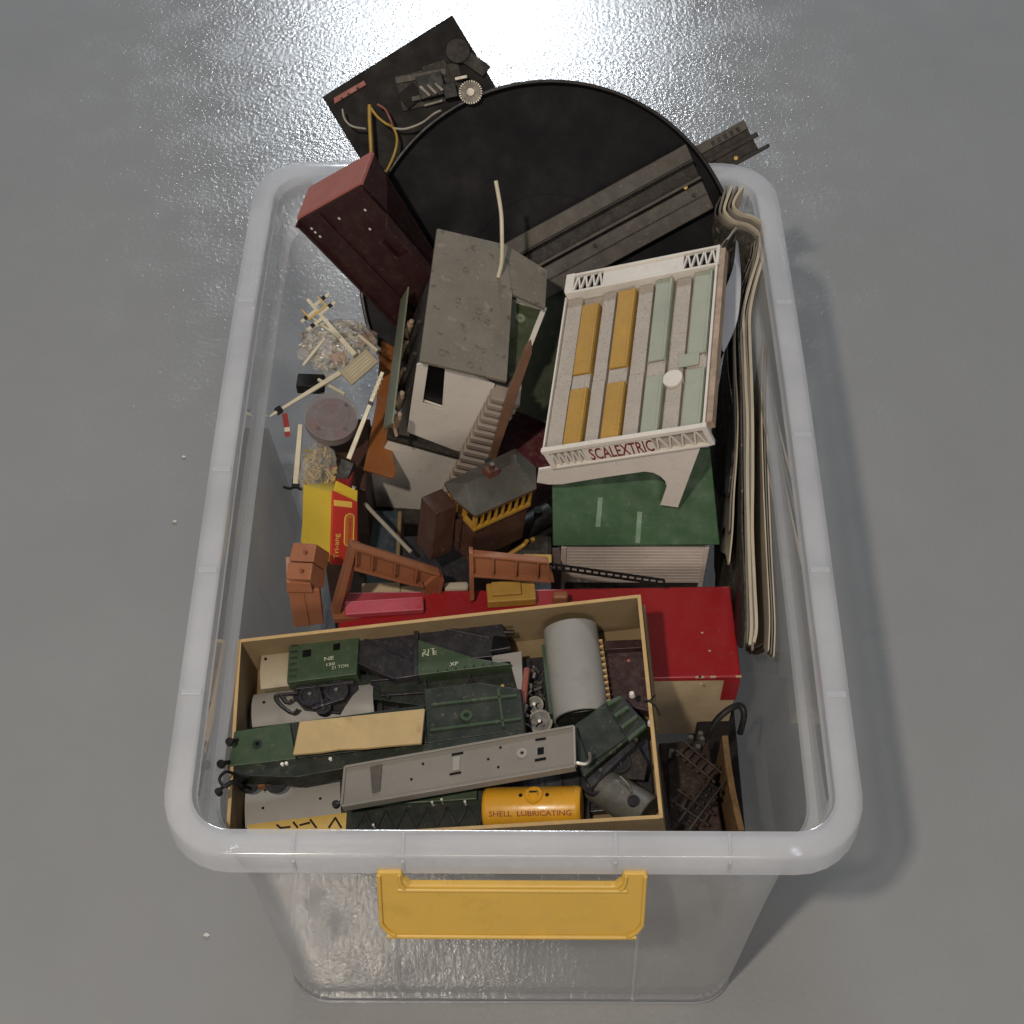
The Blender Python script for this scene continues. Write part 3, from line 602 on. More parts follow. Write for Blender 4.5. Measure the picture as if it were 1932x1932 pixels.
# ------------------------------------------------------------------ brown signal box
GB = corner((896, 974), .345, (1012, 922), .352, (838, 911), .362, sz=.01)
sb = thing('signal_box', 'brown toy signal box with grey hipped roof and yellow window band', 'toy building', GB)
lu, lv, _ = GB.l
eav = P2(GB, [(896.4, 973.8), (1012, 921.7), (1011, 882), (972.4, 846), (838, 911), (855, 941)])
c0 = GB.on((866, 912), .006); c1 = GB.on((985, 862), .006)
g = M(); vs = [(x, y, 0) for x, y in eav]+[(c0[0]+.004, c0[1]-.004, .0075), (c1[0]-.008, c1[1]-.004, .0075)]
g.add(vs, [(0, 1, 7, 6), (1, 2, 7), (2, 3, 7), (3, 4, 6, 7), (4, 5, 6), (5, 0, 6), (0, 5, 4, 3, 2, 1)])
sr = g.build('roof', ROOFD, sb)
M().prism([(x, y) for x, y in eav], -.0022, -.0001).build('eaves', BROWNS, sb, bevel=.0004)
q = GB.on((926, 893), .007); chm = M().box(q[0]-.005, q[0]+.005, q[1]-.004, q[1]+.004, 0, .013).build('chimney', mat('chimney_brown', '#5a2f26', rough=.6, var=.3, vs=150), sr, bevel=.0006)
M().cyl((q[0], q[1], .013), (q[0], q[1], .017), .0022, .002, 12).build('chimney_pot', BROWNS, chm)
x0_, x1_, y0_, y1_ = .004, lu-.002, .003, lv-.002
wb_ = .058
M().box(x0_+.002, x1_-.002, y0_+.002, y1_-.002, -.020, -.003).build('window_interior', DKWIN, sb)
M().box(x0_, x1_, y0_+.001, y1_, -wb_, -.020).build('lower_wall', BROWNS, sb, bevel=.0005)
# front window band (v = y0_) with mullions
for z0_, z1_ in ((-.0052, -.0026), (-.0205, -.0172)): M().box(x0_-.001, x1_+.001, y0_-.001, y0_+.002, z0_, z1_).build('window_rail', YELW, sb, bevel=.0003)
for k in range(9):
    u_ = x0_+(x1_-x0_)*k/8; M().box(u_-.0008, u_+.0008, y0_-.0006, y0_+.0014, -.0174, -.005).build('mullion', YELW, sb)
# end window (u = x0_)
for z0_, z1_ in ((-.0055, -.0026), (-.0205, -.0165)): M().box(x0_-.0012, x0_+.0018, y0_, lv*.42, z0_, z1_).build('window_rail', YELW, sb, bevel=.0003)
for v_ in (y0_+.001, lv*.42): M().box(x0_-.0012, x0_+.0016, v_-.0014, v_+.0014, -.0175, -.005).build('mullion', YELW, sb)
M().box(x0_-.001, x0_+.002, lv*.44, y1_, -.022, -.003).build('end_wall', BROWNS, sb)
M().box(x0_-.004, x0_-.0005, lv*.60, lv*.86, -.019, -.006).build('end_window', YELW, sb, bevel=.0005)
M().box(x0_-.0046, x0_-.0039, lv*.66, lv*.80, -.016, -.009).build('window_pane', DKWIN, sb)
# lean-to on the left end
M().prism([(lv*.52, -.006), (lv*1.02, -.006), (lv*1.02, -wb_), (lv*.52, -wb_)], x0_-.024, x0_-.005, 0).build('lean_to', BROWNS, sb, bevel=.0006)
for k in range(12): M().box(x0_-.0052+.0002*k, x0_-.002, lv*.40, lv*.50, -.022-.0028*k-.0016, -.022-.0028*k).build('stair_tread', BROWNS, sb)
# ------------------------------------------------------------------ things round the signal box
def junk(name, label, cat, m_, A, B, z, dv, h, bevel=.001, group=None, u=None):
    fr = flat(A, B, z); g = M().box(0, u or fr.l[0], *sorted((0, dv)), -h, 0); return tag(g.build(name, m_, None, bevel=bevel), label, cat, fr, group), fr
lk = flat((935, 1052), (1055, 985), .258)
el_ = thing('black_engine', 'black toy steam engine wedged between signal box and green roof hut', 'toy engine', lk)
M().box(0, .060, -.004, .020, -.030, 0).build('running_plate', BLACK, el_, bevel=.001)
M().cyl((.012, .008, .006), (.058, .008, .006), .0095, n=24).build('boiler', BLACK, el_)
M().box(0, .013, -.003, .019, 0, .020).build('cab', BLACK, el_, bevel=.001)
for u_ in (.028, .046): M().cyl((u_, .008, .014), (u_, .008, .020), .003, .0034, 14).build('dome', BLACK, el_)
hr = M().tube([(.006, -.006, .004), (.022, -.006, .006), (.026, -.006, .010)], .0018, 8).build('yellow_handrail', YELW, el_)
M().box(.031, .034, -.0065, -.0035, -.003, .006).build('yellow_bracket', YELW, el_, bevel=.0004)
wt = M()
for k in range(9): wt.bar((.030+.003*k, -.0095+.001*(k % 3), -.006+.002*(k % 2)), (.032+.003*k, -.0085, -.004), .0012)
wt.build('pipework', DSTEEL, el_)
dm, dmf = junk('dark_wagon_roof', 'dark rounded wagon roof in front of the black engine', 'wagon', TRACKD, (962, 1046), (1043, 1046), .262, .020, .03, .004)
yl, ylf = junk('yellow_label_box', 'small pale yellow printed box behind right terracotta trestle', 'box', CREAMY, (986, 1060), (1041, 1061), .272, .008, .02)
bb_, bbf = junk('brown_block', 'upright dark brown block beside the white plank wall', 'block', BROWNS, (1042, 1072), (1060, 1072), .262, .02, .04)

# ------------------------------------------------------------------ long red lidded box
RF = F((0, 0, .280), np.eye(3)).sub((1253, 1279), (1398.7, 1276.5)); rl = RF.l[0]
bk = RF.on((1372, 1105))[1]; lf = RF.on((640, 1150))[0]
rb = thing('red_lidded_box', 'long red lidded box with cream sides behind the cardboard tray', 'box', RF)
M().box(lf, rl, 0, bk, -.006, 0).build('lid', REDBOX, rb, bevel=.0016, seg=3)
M().box(lf+.001, rl-.001, .001, bk-.001, -.09, -.006).build('base', CREAMB, rb, bevel=.0008)
M().box(rl-.012, rl-.0002, -.0004, .004, -.034, -.006).build('corner_strip', REDBOX, rb)
for p in ((1325, 1290), (1318, 1279), (1346, 1278.5), (1394, 1277)): 
    q = RF.on(p, 0); M().box(q[0]-.0022, q[0]+.002, -.0003, .0009, -.001, .0003).build('worn_edge', CREAMB, rb)
for p in ((1322, 1290), (1339, 1228), (1325, 1194)): q = RF.on((p[0], p[1]-0), 0); M().box(q[0]-.001, q[0]+.0008, q[1]-.0006, q[1]+.0006, 0, .0003).build('worn_spot', CREAMB, rb)
pk, pkf = junk('pink_card', 'faded pinkish red card strip under the left trestle', 'card', REDF, (650, 1160), (800, 1150), .287, .012, .006)
yb, ybf = junk('yellow_plastic_block', 'yellow plastic block below the right trestle beam', 'block', SEATY, (920, 1136), (1012, 1130), .290, .017, .009)
M().box(.004, .026, .004, .016, 0, .003).build('raised_panel', SEATY, yb, bevel=.0005)
cb, cbf = junk('cream_carton', 'cream carton end behind the left terracotta trestle', 'carton', CREAMB, (682, 1124), (755, 1122), .264, .012, .04)
cb2, _ = junk('cream_packet', 'small cream packet right of the cream carton', 'carton', CREAMB, (756, 1126), (800, 1122), .262, .010, .03)
cb3, _ = junk('cream_cloth_scrap', 'small cream scrap between the two terracotta trestles', 'scrap', PAPER, (838, 1112), (884, 1110), .282, .007, .006, .002)
bx, bxf = junk('blue_book_box', 'dark blue upright box under the white building', 'box', BLUE, (690, 1075), (744, 1078), .235, .06, .08)
for k in range(4): M().box(.003+.005*k, .0055+.005*k, -.0004, .058, -.002, .0006).build('ridge', BLUE, bx)
tb, _ = junk('tan_card_edge', 'thin tan card standing beside the dark blue box', 'card', CARD, (745, 1078), (753, 1078), .238, .06, .08)
rod = tag(M().tube([hit(688, 950, .285), hit(720, 984, .283), hit(776, 1042, .28)], .0017, 8, 3).build('grey_rod', WWHT), 'thin grey rod leaning below the white building', 'rod')
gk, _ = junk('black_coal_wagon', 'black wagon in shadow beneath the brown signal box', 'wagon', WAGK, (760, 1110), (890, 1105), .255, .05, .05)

# ------------------------------------------------------------------ terracotta bridge pieces
def trestle(nm, label, fr, parts):
    t = thing(nm, label, 'bridge piece', fr, 'terracotta bridge pieces'); parts(fr, t); return t
T1 = corner((627, 1160), .284, (795, 1148), .284, (668, 1031), .359, sz=.01)   # u along base, v up the trestle
def t1(fr, t):
    th = .0055
    X = lambda pts: [tuple(fr.on(p)[:2]) for p in pts]
    M().prism(X([(667.7, 1031), (830, 1082), (836, 1093), (799, 1107), (762, 1100), (668, 1074)]), -th, -th+.0015).build('beam_web', TERRA, t)
    M().prism(X([(667.7, 1031), (830, 1082), (829, 1086), (667, 1036)]), -th, .0012).build('flange', TERRA, t, bevel=.0004)
    M().prism(X([(668, 1070), (762, 1096), (799, 1105), (799, 1109), (762, 1100), (668, 1075)]), -th, .0012).build('flange', TERRA, t, bevel=.0004)
    for A, B in (((703, 1044), (701, 1081)), ((746, 1058), (743, 1094)), ((786, 1070), (783, 1102)), ((672, 1036), (671, 1074))):
        a_, b_ = X([A, B]); M().bar((a_[0], a_[1], -.0018), (b_[0], b_[1], -.0018), .0011, .005).build('web_rib', TERRA, t)
    M().prism(X([(664, 1031), (672, 1034), (641, 1158), (627, 1160)]), -th-.002, .0015).build('post', TERRA, t, bevel=.0004)
    M().prism(X([(672, 1034), (684, 1038), (664, 1120), (650, 1155), (641, 1158)]), -th-.002, -th).build('post_web', mat('terracotta_dark', '#7d432f', rough=.5), t)
    M().prism(X([(830, 1082), (837, 1094), (824, 1147), (795, 1150), (802, 1108)]), -th, -.001).build('leg', TERRA, t, bevel=.0006)
    M().prism(X([(834, 1084), (838, 1094), (825, 1147), (821, 1147)]), -th, .001).build('flange', TERRA, t, bevel=.0004)
    M().prism(X([(627, 1156), (800, 1145), (800, 1150), (627, 1164)]), -th, .006).build('foot_rail', TERRA, t, bevel=.0004)
trestle('bridge_trestle', 'left terracotta bridge trestle leaning over with bent right leg', T1, t1)
T2 = corner((888, 1132), .284, (1060, 1128), .287, (888, 1042), .332, sz=.01)
def t2(fr, t):
    th = .005; X = lambda pts: [tuple(fr.on(p)[:2]) for p in pts]
    M().prism(X([(893, 1048), (1034, 1061), (1038, 1096), (894, 1086)]), -th, -th+.0015).build('beam_web', TERRA, t)
    M().prism(X([(892, 1045), (1034, 1059), (1034, 1063), (892, 1049)]), -th, .001).build('flange', TERRA, t, bevel=.0004)
    M().prism(X([(894, 1084), (1040, 1095), (1040, 1099), (894, 1088)]), -th, .001).build('flange', TERRA, t, bevel=.0004)
    for A, B in (((930, 1050), (930, 1089)), ((974, 1054), (973, 1092)), ((1015, 1058), (1014, 1095)), ((1034, 1060), (1036, 1097))):
        a_, b_ = X([A, B]); M().bar((a_[0], a_[1], -.0016), (b_[0], b_[1], -.0016), .0011, .005).build('web_rib', TERRA, t)
    M().prism(X([(885, 1041), (893, 1042), (895, 1130), (886, 1132)]), -th-.001, .0015).build('post', TERRA, t, bevel=.0004)
    M().prism(X([(1034, 1066), (1044, 1088), (1046, 1100), (1036, 1097)]), -th, 0).build('knee', TERRA, t, bevel=.0004)
trestle('bridge_trestle', 'right terracotta bridge trestle with straight ribbed beam', T2, t2)
tl, tlf = junk('bridge_pier_tab', 'small rounded terracotta tab standing beside the right trestle', 'bridge piece', TERRA, (1043, 1128), (1072, 1128), .298, .007, .02, .002, 'terracotta bridge pieces')
# black lattice strip
LF = corner((1036, 1072), .300, (1252, 1103), .296, (1037, 1063), .302, sz=.004); ll = LF.l[0]
ls = thing('lattice_strip', 'thin black lattice girder strip lying above the red box', 'girder', LF)
for v_ in (0, .0042): M().box(0, ll, v_-.0006, v_+.0006, -.001, .0008).build('rail', BLACK, ls)
for k in range(17): M().box(ll*k/16-.0009, ll*k/16+.0009, .0005, .0038, -.001, .0005).build('cross_bar', BLACK, ls)
# terracotta pier at the left wall
PR = corner((555, 1183), .285, (610, 1177), .285, (540, 1093), .335, sz=.008)
pr = thing('bridge_pier', 'terracotta bridge pier block with capped head by the left wall', 'bridge piece', PR, 'terracotta bridge pieces')
X = lambda pts: [tuple(PR.on(p)[:2]) for p in pts]
dk = mat('terracotta_dark', '#7d432f')
M().prism(X([(543, 1113), (603, 1113), (611, 1177), (555, 1184)]), -.020, 0).build('pier_shaft', TERRA, pr, bevel=.0008)
M().prism(X([(569, 1115), (573, 1115), (585, 1180), (581, 1181)]), 0, .0012).build('pilaster', TERRA, pr, bevel=.0004)
M().prism(X([(540, 1093), (586, 1095), (590, 1113), (541, 1112)]), -.024, .003).build('pier_band', TERRA, pr, bevel=.0006)
PC = corner((540, 1093), .335, (586, 1095), .335, (553, 1023), .352, sz=.008)
Y = lambda pts: [tuple(PR.loc(PC.pt(*PC.on(p)))) for p in pts]
for pts in ([(543, 1060), (590, 1062), (585, 1094), (540, 1092)], [(553, 1023), (597, 1026), (591, 1060), (544, 1058)]):
    q = [PC.on(p) for p in pts]; g = M().prism([(a_[0], a_[1]) for a_ in q], -.022, 0); g.v = [tuple(PR.loc(PC.pt(*v))) for v in g.v]; cp = g.build('pier_cap', TERRA, pr, bevel=.0008)
    c_ = np.mean(q, 0); g = M().cyl((c_[0]+.003, c_[1], 0), (c_[0]+.003, c_[1]-.001, .003), .0014, n=10); g.v = [tuple(PR.loc(PC.pt(*v))) for v in g.v]; g.build('peg', dk, cp)

# ------------------------------------------------------------------ red and yellow carton with lettering
TF = corner((624, 1064), .288, (675, 1058), .284, (628, 930), .318, sz=.006)
tc_ = thing('printed_carton', 'red and yellow printed toy train carton standing by the left wall', 'carton', TF)
X = lambda pts, w=0: [tuple(TF.on(p, w)[:2]) for p in pts]
lu, lv, _ = TF.l
rp_ = X([(624, 1065), (654, 1067), (675, 1032), (675, 947), (628, 925)])
M().prism(rp_, -.002, 0).build('red_face', RBOX, tc_, bevel=.0006)
M().box(-.0006, lu-.001, .006, lv, -.04, -.002).build('carton_body', YBOX, tc_)
# yellow flank, hinged down from the left edge of the red face
q = [TF.loc(hit(*p, z)) for p, z in (((626, 962), .309), ((623, 1060), .288), ((571, 1022), .270), ((578, 937), .288))]
nn = np.cross(q[1]-q[0], q[3]-q[0]); nn /= np.linalg.norm(nn); g = M(); g.add([*q, *[k-nn*.0015 for k in q]], [(0, 1, 2, 3), (7, 6, 5, 4), (0, 4, 5, 1), (1, 5, 6, 2), (2, 6, 7, 3), (3, 7, 4, 0)]); g.build('yellow_face', YBOX, tc_)
p0 = TF.on((641, 1053)); text('carton_lettering', 'Tri-ang', BYEL, tc_, (p0[0], p0[1], .0002), .0195, .0062, rot=pi/2, bold=.01)
a_, b_ = TF.on((649, 1030)), TF.on((668, 969)); 
lz = rrect(a_[0], b_[0], a_[1], b_[1], min(.0034, (b_[0]-a_[0])/2.05), 6)
M().tube([(x, y, .0003) for x, y in lz+lz[:1]], .0005, 6, 1).build('lozenge_outline', BYEL, tc_)
M().prism([(x*.86+(a_[0]+b_[0])/2*.14, y*.94+(a_[1]+b_[1])/2*.06) for x, y in lz], .0001, .0004).build('lozenge_panel', mat('lozenge_orange', '#d0773a', rough=.45), tc_)
text('lozenge_lettering', 'RAILWAYS', RBOX, tc_, ((b_[0]+a_[0])/2+.0016, a_[1]+.003, .0006), (b_[1]-a_[1])-.006, .0032, rot=pi/2, bold=.01)
M().prism(X([(630, 943), (664, 947), (664, 958), (630, 954)], .0002), 0, .0004).build('yellow_panel', BYEL, tc_)
M().prism(X([(636, 908), (670, 925), (668, 938), (632, 928)], -.004), -.006, -.003).build('end_flap', YBOX, tc_)

# ------------------------------------------------------------------ signals, lid and polybag at the left
def sig(label, pts, zs, r0, r1, extra, nm='signal_post'):
    P = [hit(*p, z) for p, z in zip(pts, zs)]; o = P[0]; d = P[-1]-P[0]; u = d/np.linalg.norm(d); w_ = np.array([0, -.5, .85]); w_ = w_-u*(u@w_); w_ /= np.linalg.norm(w_); v = np.cross(w_, u)
    fr = F(o, np.array([u, v, w_]).T, (np.linalg.norm(d), 0, 0)); t = thing(nm, label, 'toy signal', fr, 'toy railway signals')
    g = M(); L = fr.l[0]; g.add([(x, s1*r, s2*r) for x, r in ((0, r0), (L, r1)) for s1, s2 in ((-1, -1), (1, -1), (1, 1), (-1, 1))], [(0, 1, 2, 3), (7, 6, 5, 4)]+[(i, 4+i, 4+(i+1) % 4, (i+1) % 4) for i in range(4)])
    g.build('post', CREAM, t, bevel=.0003); extra(fr, t, L); return t
def ex_a(fr, t, L):
    M().cyl((L-.012, 0, 0), (L, 0, 0), .0012, .0004, 8).build('finial', CREAMY, t)
    for k, (u_, s) in enumerate(((.8, 1), (.72, -1), (.86, -1), (.66, 1))):
        ar = M().box(L*u_-.0015, L*u_+.0015, *sorted((0, s*.016)), .001, .0022).build('signal_arm', CREAM, t, bevel=.0004); M().box(L*u_-.0017, L*u_+.0017, *sorted((s*.009, s*.0125)), .0022, .0027).build('arm_stripe', BLACK, ar)
    M().cyl((L*.76, -.009, .002), (L*.76, .010, .002), .0008, n=8).build('cross_rod', CREAMY, t)
    for v_ in (-.008, .009): M().cyl((L*.76, v_, .002), (L*.93, v_, .002), .0011, .0005, n=8).build('doll_post', CREAMY, t)
sig('cream lattice signal with several arms lying on the bag of parts', [(670, 670), (580, 565)], [.322, .335], .0022, .0013, ex_a)
def ex_b(fr, t, L):
    M().cyl((L-.004, 0, 0), (L+.005, 0, 0), .0016, .0005, 8).build('finial', CREAM, t)
    M().box(L*.90, L*.97, -.003, .0025, -.002, .003).build('arm_bracket', BLACK, t)
    q0 = fr.loc(hit(537, 780, .314)); q1 = fr.loc(hit(541, 806, .306)); q2 = fr.loc(hit(543, 824, .301))
    M().bar(q0, q1, .0042, .0014).build('signal_arm', REDP, t); M().bar(q1, q1+(q2-q1)*.45, .0042, .0014).build('arm_stripe', CREAM, t); M().bar(q1+(q2-q1)*.45, q2, .0042, .0014).build('signal_arm', REDP, t)
    q = [fr.loc(hit(*p, z)) for p, z in (((640.6, 701), .318), ((690.6, 657), .322), ((714.6, 682), .318), ((663.5, 726), .314))]
    nn = np.cross(q[1]-q[0], q[3]-q[0]); nn /= np.linalg.norm(nn); nn *= -1 if nn[2] > 0 else 1
    g = M(); g.add([*q, *[k+nn*.0025 for k in q]], [(0, 1, 2, 3), (7, 6, 5, 4), (0, 4, 5, 1), (1, 5, 6, 2), (2, 6, 7, 3), (3, 7, 4, 0)]); bp = g.build('base_plate', mat('cream_grey', '#a89e84', rough=.5, var=.08), t, bevel=.0005)
    for k in range(4):
        f0 = .25+.16*k; A_ = q[0]*(1-f0)+q[3]*f0; B_ = q[1]*(1-f0)+q[2]*f0; M().bar(A_*.85+B_*.15-nn*.0002, A_*.15+B_*.85-nn*.0002, .0006, .0006).build('base_groove', CREAM, bp)
sig('cream signal with square base plate and red arm pointing down left', [(641, 704), (518, 780)], [.318, .318], .0021, .0011, ex_b)
def ex_c(fr, t, L):
    for k in range(5): M().cyl((L*(.70+.055*k), 0, 0), (L*(.72+.055*k), 0, 0), .0024, n=10).build('lattice_knot', CREAM, t)
    M().box(L*.62, L*.66, -.002, .002, -.002, .002).build('collar', BLACK, t)
    q0 = fr.loc(hit(650, 880, .293)); M().box(-.020, -.001, -.006, .006, -.008, .001).build('signal_base', BLACK, t, bevel=.001)
    M().box(-.027, -.018, -.014, .010, -.008, -.001).build('base_foot', DSTEEL, t, bevel=.001)
sig('cream signal post with black base leaning upright beside ochre board', [(658, 866), (722, 702)], [.296, .335], .0019, .0014, ex_c)
def ex_d(fr, t, L):
    for s in (-1, 1): M().tube([(0, 0, 0), (-.004, s*.004, .001), (-.003, s*.0095, .002)], .0013, 6).build('claw', BLACK, t)
    M().box(-.003, .004, -.003, .003, -.002, .002).build('claw_hub', BLACK, t)
sig('pale signal post standing against left tub wall with black claws', [(558, 914), (567, 802)], [.285, .30], .0022, .0018, ex_d)
# round clear lid
LD = F(hit(625, 785, .308), F((0, 0, 0), np.eye(3)).tilt(0, 12).tilt(1, 6).ax)
ld = thing('round_clear_lid', 'round cloudy clear lid with reddish print beneath the signals', 'lid', LD)
M().cyl((0, 0, -.010), (0, 0, -.0088), .0212, n=48).build('lid_base', LIDR, ld)
M().cyl((0, 0, -.0012), (0, 0, 0), .0216, n=48).build('lid_top', LIDM, ld)
ringm((0, 0), .0208, .0220, -.010, .0005, 48).build('lid_wall', LIDM, ld)
for k in range(10):
    a0 = k*2*pi/10; mm = (LIDR, mat('lid_print_grey', '#6d676b', rough=.5, var=.3, vs=150), mat('lid_print_red', '#7a3a3e', rough=.5, var=.3, vs=150))[k % 3]
    M().prism([(cos(a0+t)*rr, sin(a0+t)*rr) for rr, t in ((.006, .05), (.0185, .03), (.019, .3), (.0185, .55), (.006, .5))], -.0086, -.0080).build('printed_wedge', mm, ld)
ringm((0, 0), .0120, .0128, -.0001, .0006, 40).build('moulded_ring', LIDM, ld)
for k in range(4): a_ = .4+k*pi/2; M().bar((cos(a_)*.003, sin(a_)*.003, .0003), (cos(a_)*.0118, sin(a_)*.0118, .0003), .0005, .0006).build('moulded_spoke', LIDM, ld)
for a_ in (.75, -.75, -2.3): M().cyl((cos(a_)*.0155, sin(a_)*.0155, 0), (cos(a_)*.0155, sin(a_)*.0155, .0008), .0014, n=12).build('moulded_stud', LIDR, ld)
# bits in the bag
bits = M(); rnd = random.Random(3)
g2 = {}
for k in range(330):
    px, py = 572+rnd.random()*120, 606+rnd.random()*88
    if (px-635)**2/66**2+(py-648)**2/48**2 > 1: continue
    q = hit(px, py, .300+rnd.random()*.014); d = np.array([rnd.uniform(-1, 1), rnd.uniform(-1, 1), rnd.uniform(-.5, .5)]); d /= np.linalg.norm(d); L = rnd.choice((.002, .003, .006, .009))
    g2.setdefault(rnd.choice(('c', 'c', 't', 'd', 'w', 'w')), M()).bar(q-d*L/2, q+d*L/2, rnd.uniform(.0010, .0024), rnd.uniform(.001, .002))
for k, m_ in (('c', CREAM), ('t', TANF), ('d', TRACKD), ('w', WHITE2)):
    o = g2[k].build('small_model_parts', m_); o['kind'] = 'stuff'; o['label'] = 'heap of tiny '+{'c': 'cream', 't': 'tan', 'd': 'dark', 's': 'bright metal', 'w': 'white'}[k]+' model parts inside the clear bag'; o['category'] = 'model parts'
for A, B, m_, lb in (((678, 645), (709, 640), mat('tan_block', '#8f6248'), 'brown block in the bag, right of the signal arms'), ((628, 684), (655, 678), mat('orange_block', '#a8714f'), 'pale orange block among the tiny parts in the bag')):
    junk('toy_block', lb, 'block', m_, A, B, .312, .010, .008)
junk('black_coupling_block', 'flat black block below the bag of parts', 'block', BLACK, (558, 728), (610, 730), .303, .014, .01)
me = bpy.data.meshes.new('bag'); bm = bmesh.new(); bmesh.ops.create_icosphere(bm, subdivisions=5, radius=1)
rnd = random.Random(11)
from mathutils import noise as mn
c_ = Vector(hit(640, 655, .309))
for v in bm.verts:
    n_ = mn.fractal(v.co*2.2+Vector((3, 1, 2)), .8, 2.2, 4); n3 = abs(mn.noise(v.co*5)); k = 1+.16*n_-.10*n3
    v.co = c_+Vector((v.co.x*.034*k, v.co.y*.028*k, v.co.z*.0135*(1+.45*n_-.3*n3)))
bm.to_mesh(me); bm.free(); me.polygons.foreach_set('use_smooth', [True]*len(me.polygons)); me.materials.append(BAGM)
o = bpy.data.objects.new('polythene_bag', me); COL.objects.link(o); tag(o, 'crumpled clear polythene bag holding tiny parts at left', 'plastic bag')
jr, _ = junk('red_toy_motor', 'small red and black toy motor behind the printed carton', 'toy part', REDP, (612, 918), (660, 922), .288, .022, .02, .0015)
M().box(.004, .008, .004, .009, 0, .003).build('brass_tab', CREAMY, jr); M().box(.004, .008, .012, .018, 0, .003).build('brass_tab', CREAMY, jr)
yt = M()
for k in range(14):
    a0 = rnd.random()*6.28; p = (588+rnd.uniform(-12, 16), 900+rnd.uniform(-35, 45)); q = hit(*p, .289); yt.tube([q, q+np.array([cos(a0)*.005, sin(a0)*.006, .004]), q+np.array([cos(a0+1)*.009, sin(a0+1)*.010, .001])], .0007, 6, 3)
tag(yt.build('yellow_wire_tangle', WYEL), 'tangle of thin yellow wire above the printed carton', 'wire')

# ------------------------------------------------------------------ folded newspapers against the right wall
NP = thing('folded_newspaper', 'thick folded newspaper with curled top standing along the right wall', 'newspaper', WORLD)
def zl(pts, z0, z1): n = len(pts); return [hit(x, y, z0+(z1-z0)*i/(n-1)) for i, (x, y) in enumerate(pts)]
def smooth(P, sub=5):
    Q = []
    for i in range(len(P)-1):
        p0 = P[max(i-1, 0)]; p1 = P[i]; p2 = P[i+1]; p3 = P[min(i+2, len(P)-1)]
        for k in range(sub): t = k/sub; Q.append(.5*(2*p1+(p2-p0)*t+(2*p0-5*p1+4*p2-p3)*t*t+(3*p1-p0-3*p2+p3)*t**3))
    return Q+[P[-1]]
S1 = [(1402, 351), (1388, 372), (1384, 388), (1398, 401), (1424, 409), (1441, 424), (1445, 445), (1440, 485), (1425, 540), (1414, 590), (1414, 640), (1418, 720), (1420, 800), (1421, 900), (1421, 1000), (1424, 1100), (1427, 1180), (1424, 1228)]
nr = random.Random(21)
for k in range(5):
    pts = []
    for i, (x, y) in enumerate(S1):
        cur = max(0, 1-i/6.); jx = nr.uniform(-1.5, 1.5) if i > 3 else 0
        pts.append((x+jx-(5.0*k if i > 5 else 3.5*k)-cur*7.0*k, y+(5*k if i < 3 else 7*k if i < 6 else 0)-(5*k*(k < 4) if i == 0 else 0)-(nr.uniform(0, 22) if i == len(S1)-1 else 0)))
    P = smooth(zl(pts, .394-.002*k, .322-.003*nr.random()))
    M().sheet(P, (0, 0, -.20), (.0022, .0017, .0022, .0018, .0012)[k], (.10, .10, .12, .16, .5, 1, 1, 1, 1, 1, 1, 1, 1, .8, .5, .25, .08, .01)).build('page', (PAPER, PAPERG, PAPER, PAPERG, PAPERD)[k], NP)
NP2 = thing('folded_magazine', 'thinner folded paper with dark printed pages beside the grandstand', 'newspaper', WORLD)
S2 = [(1352, 478), (1366, 458), (1376, 446), (1392, 426), (1412, 427), (1427, 438), (1429, 455), (1425, 485), (1408, 530), (1393, 575), (1387, 630), (1388, 700), (1392, 780), (1390, 860), (1385, 930), (1382, 1000), (1376, 1060)]
for k, (dx, m_) in enumerate(((0, PAPER), (-5, PAPERG), (-10, PAPERD))):
    pts = [(x+dx*(1 if i > 5 else .4)+(nr.uniform(-2.4, 2.4)*k if i > 8 else 0), y+(abs(dx)*1.1 if i < 6 else 0)) for i, (x, y) in enumerate(S2)][(0 if k == 0 else 2):(len(S2)-k)]
    M().sheet(smooth(zl(pts, .386, .318)), (0, 0, -.16), .0011, (.08, .1, .15, .5, 1, 1, 1, 1, 1, .9, .7, .3, .02)).build('page', m_, NP2)
S3 = [(1352, 486), (1356, 470), (1366, 456)]
M().sheet(smooth(zl([(1346, 486), (1358, 478), (1362, 462), (1371, 450)], .40, .39)), (0, 0, -.02), .0009).build('page_corner', PAPERG, NP2)
S4 = [(1440, 640), (1437, 760), (1440, 900), (1446, 1040), (1452, 1160), (1450, 1226)]
np3 = thing('thin_newspaper', 'outermost pale newspaper pressed against the right tub wall', 'newspaper', WORLD)
for k in range(3): M().sheet(smooth(zl([(x+k*5, y+k*6) for x, y in S4], .325, .318)), (0, 0, -.2), .0009, (.3, 1, 1, .7, .2, .01)).build('page', PAPER if k != 1 else PAPERG, np3)
dp = thing('dark_folder', 'dark folder standing between the printed pages and newspapers', 'folder', WORLD)
M().sheet(smooth(zl([(1405, 760), (1402, 900), (1400, 1050), (1400, 1220)], .312, .308)), (0, 0, -.2), .004, (1, 1, .8, .25, .01)).build('cover', BLACK, dp)
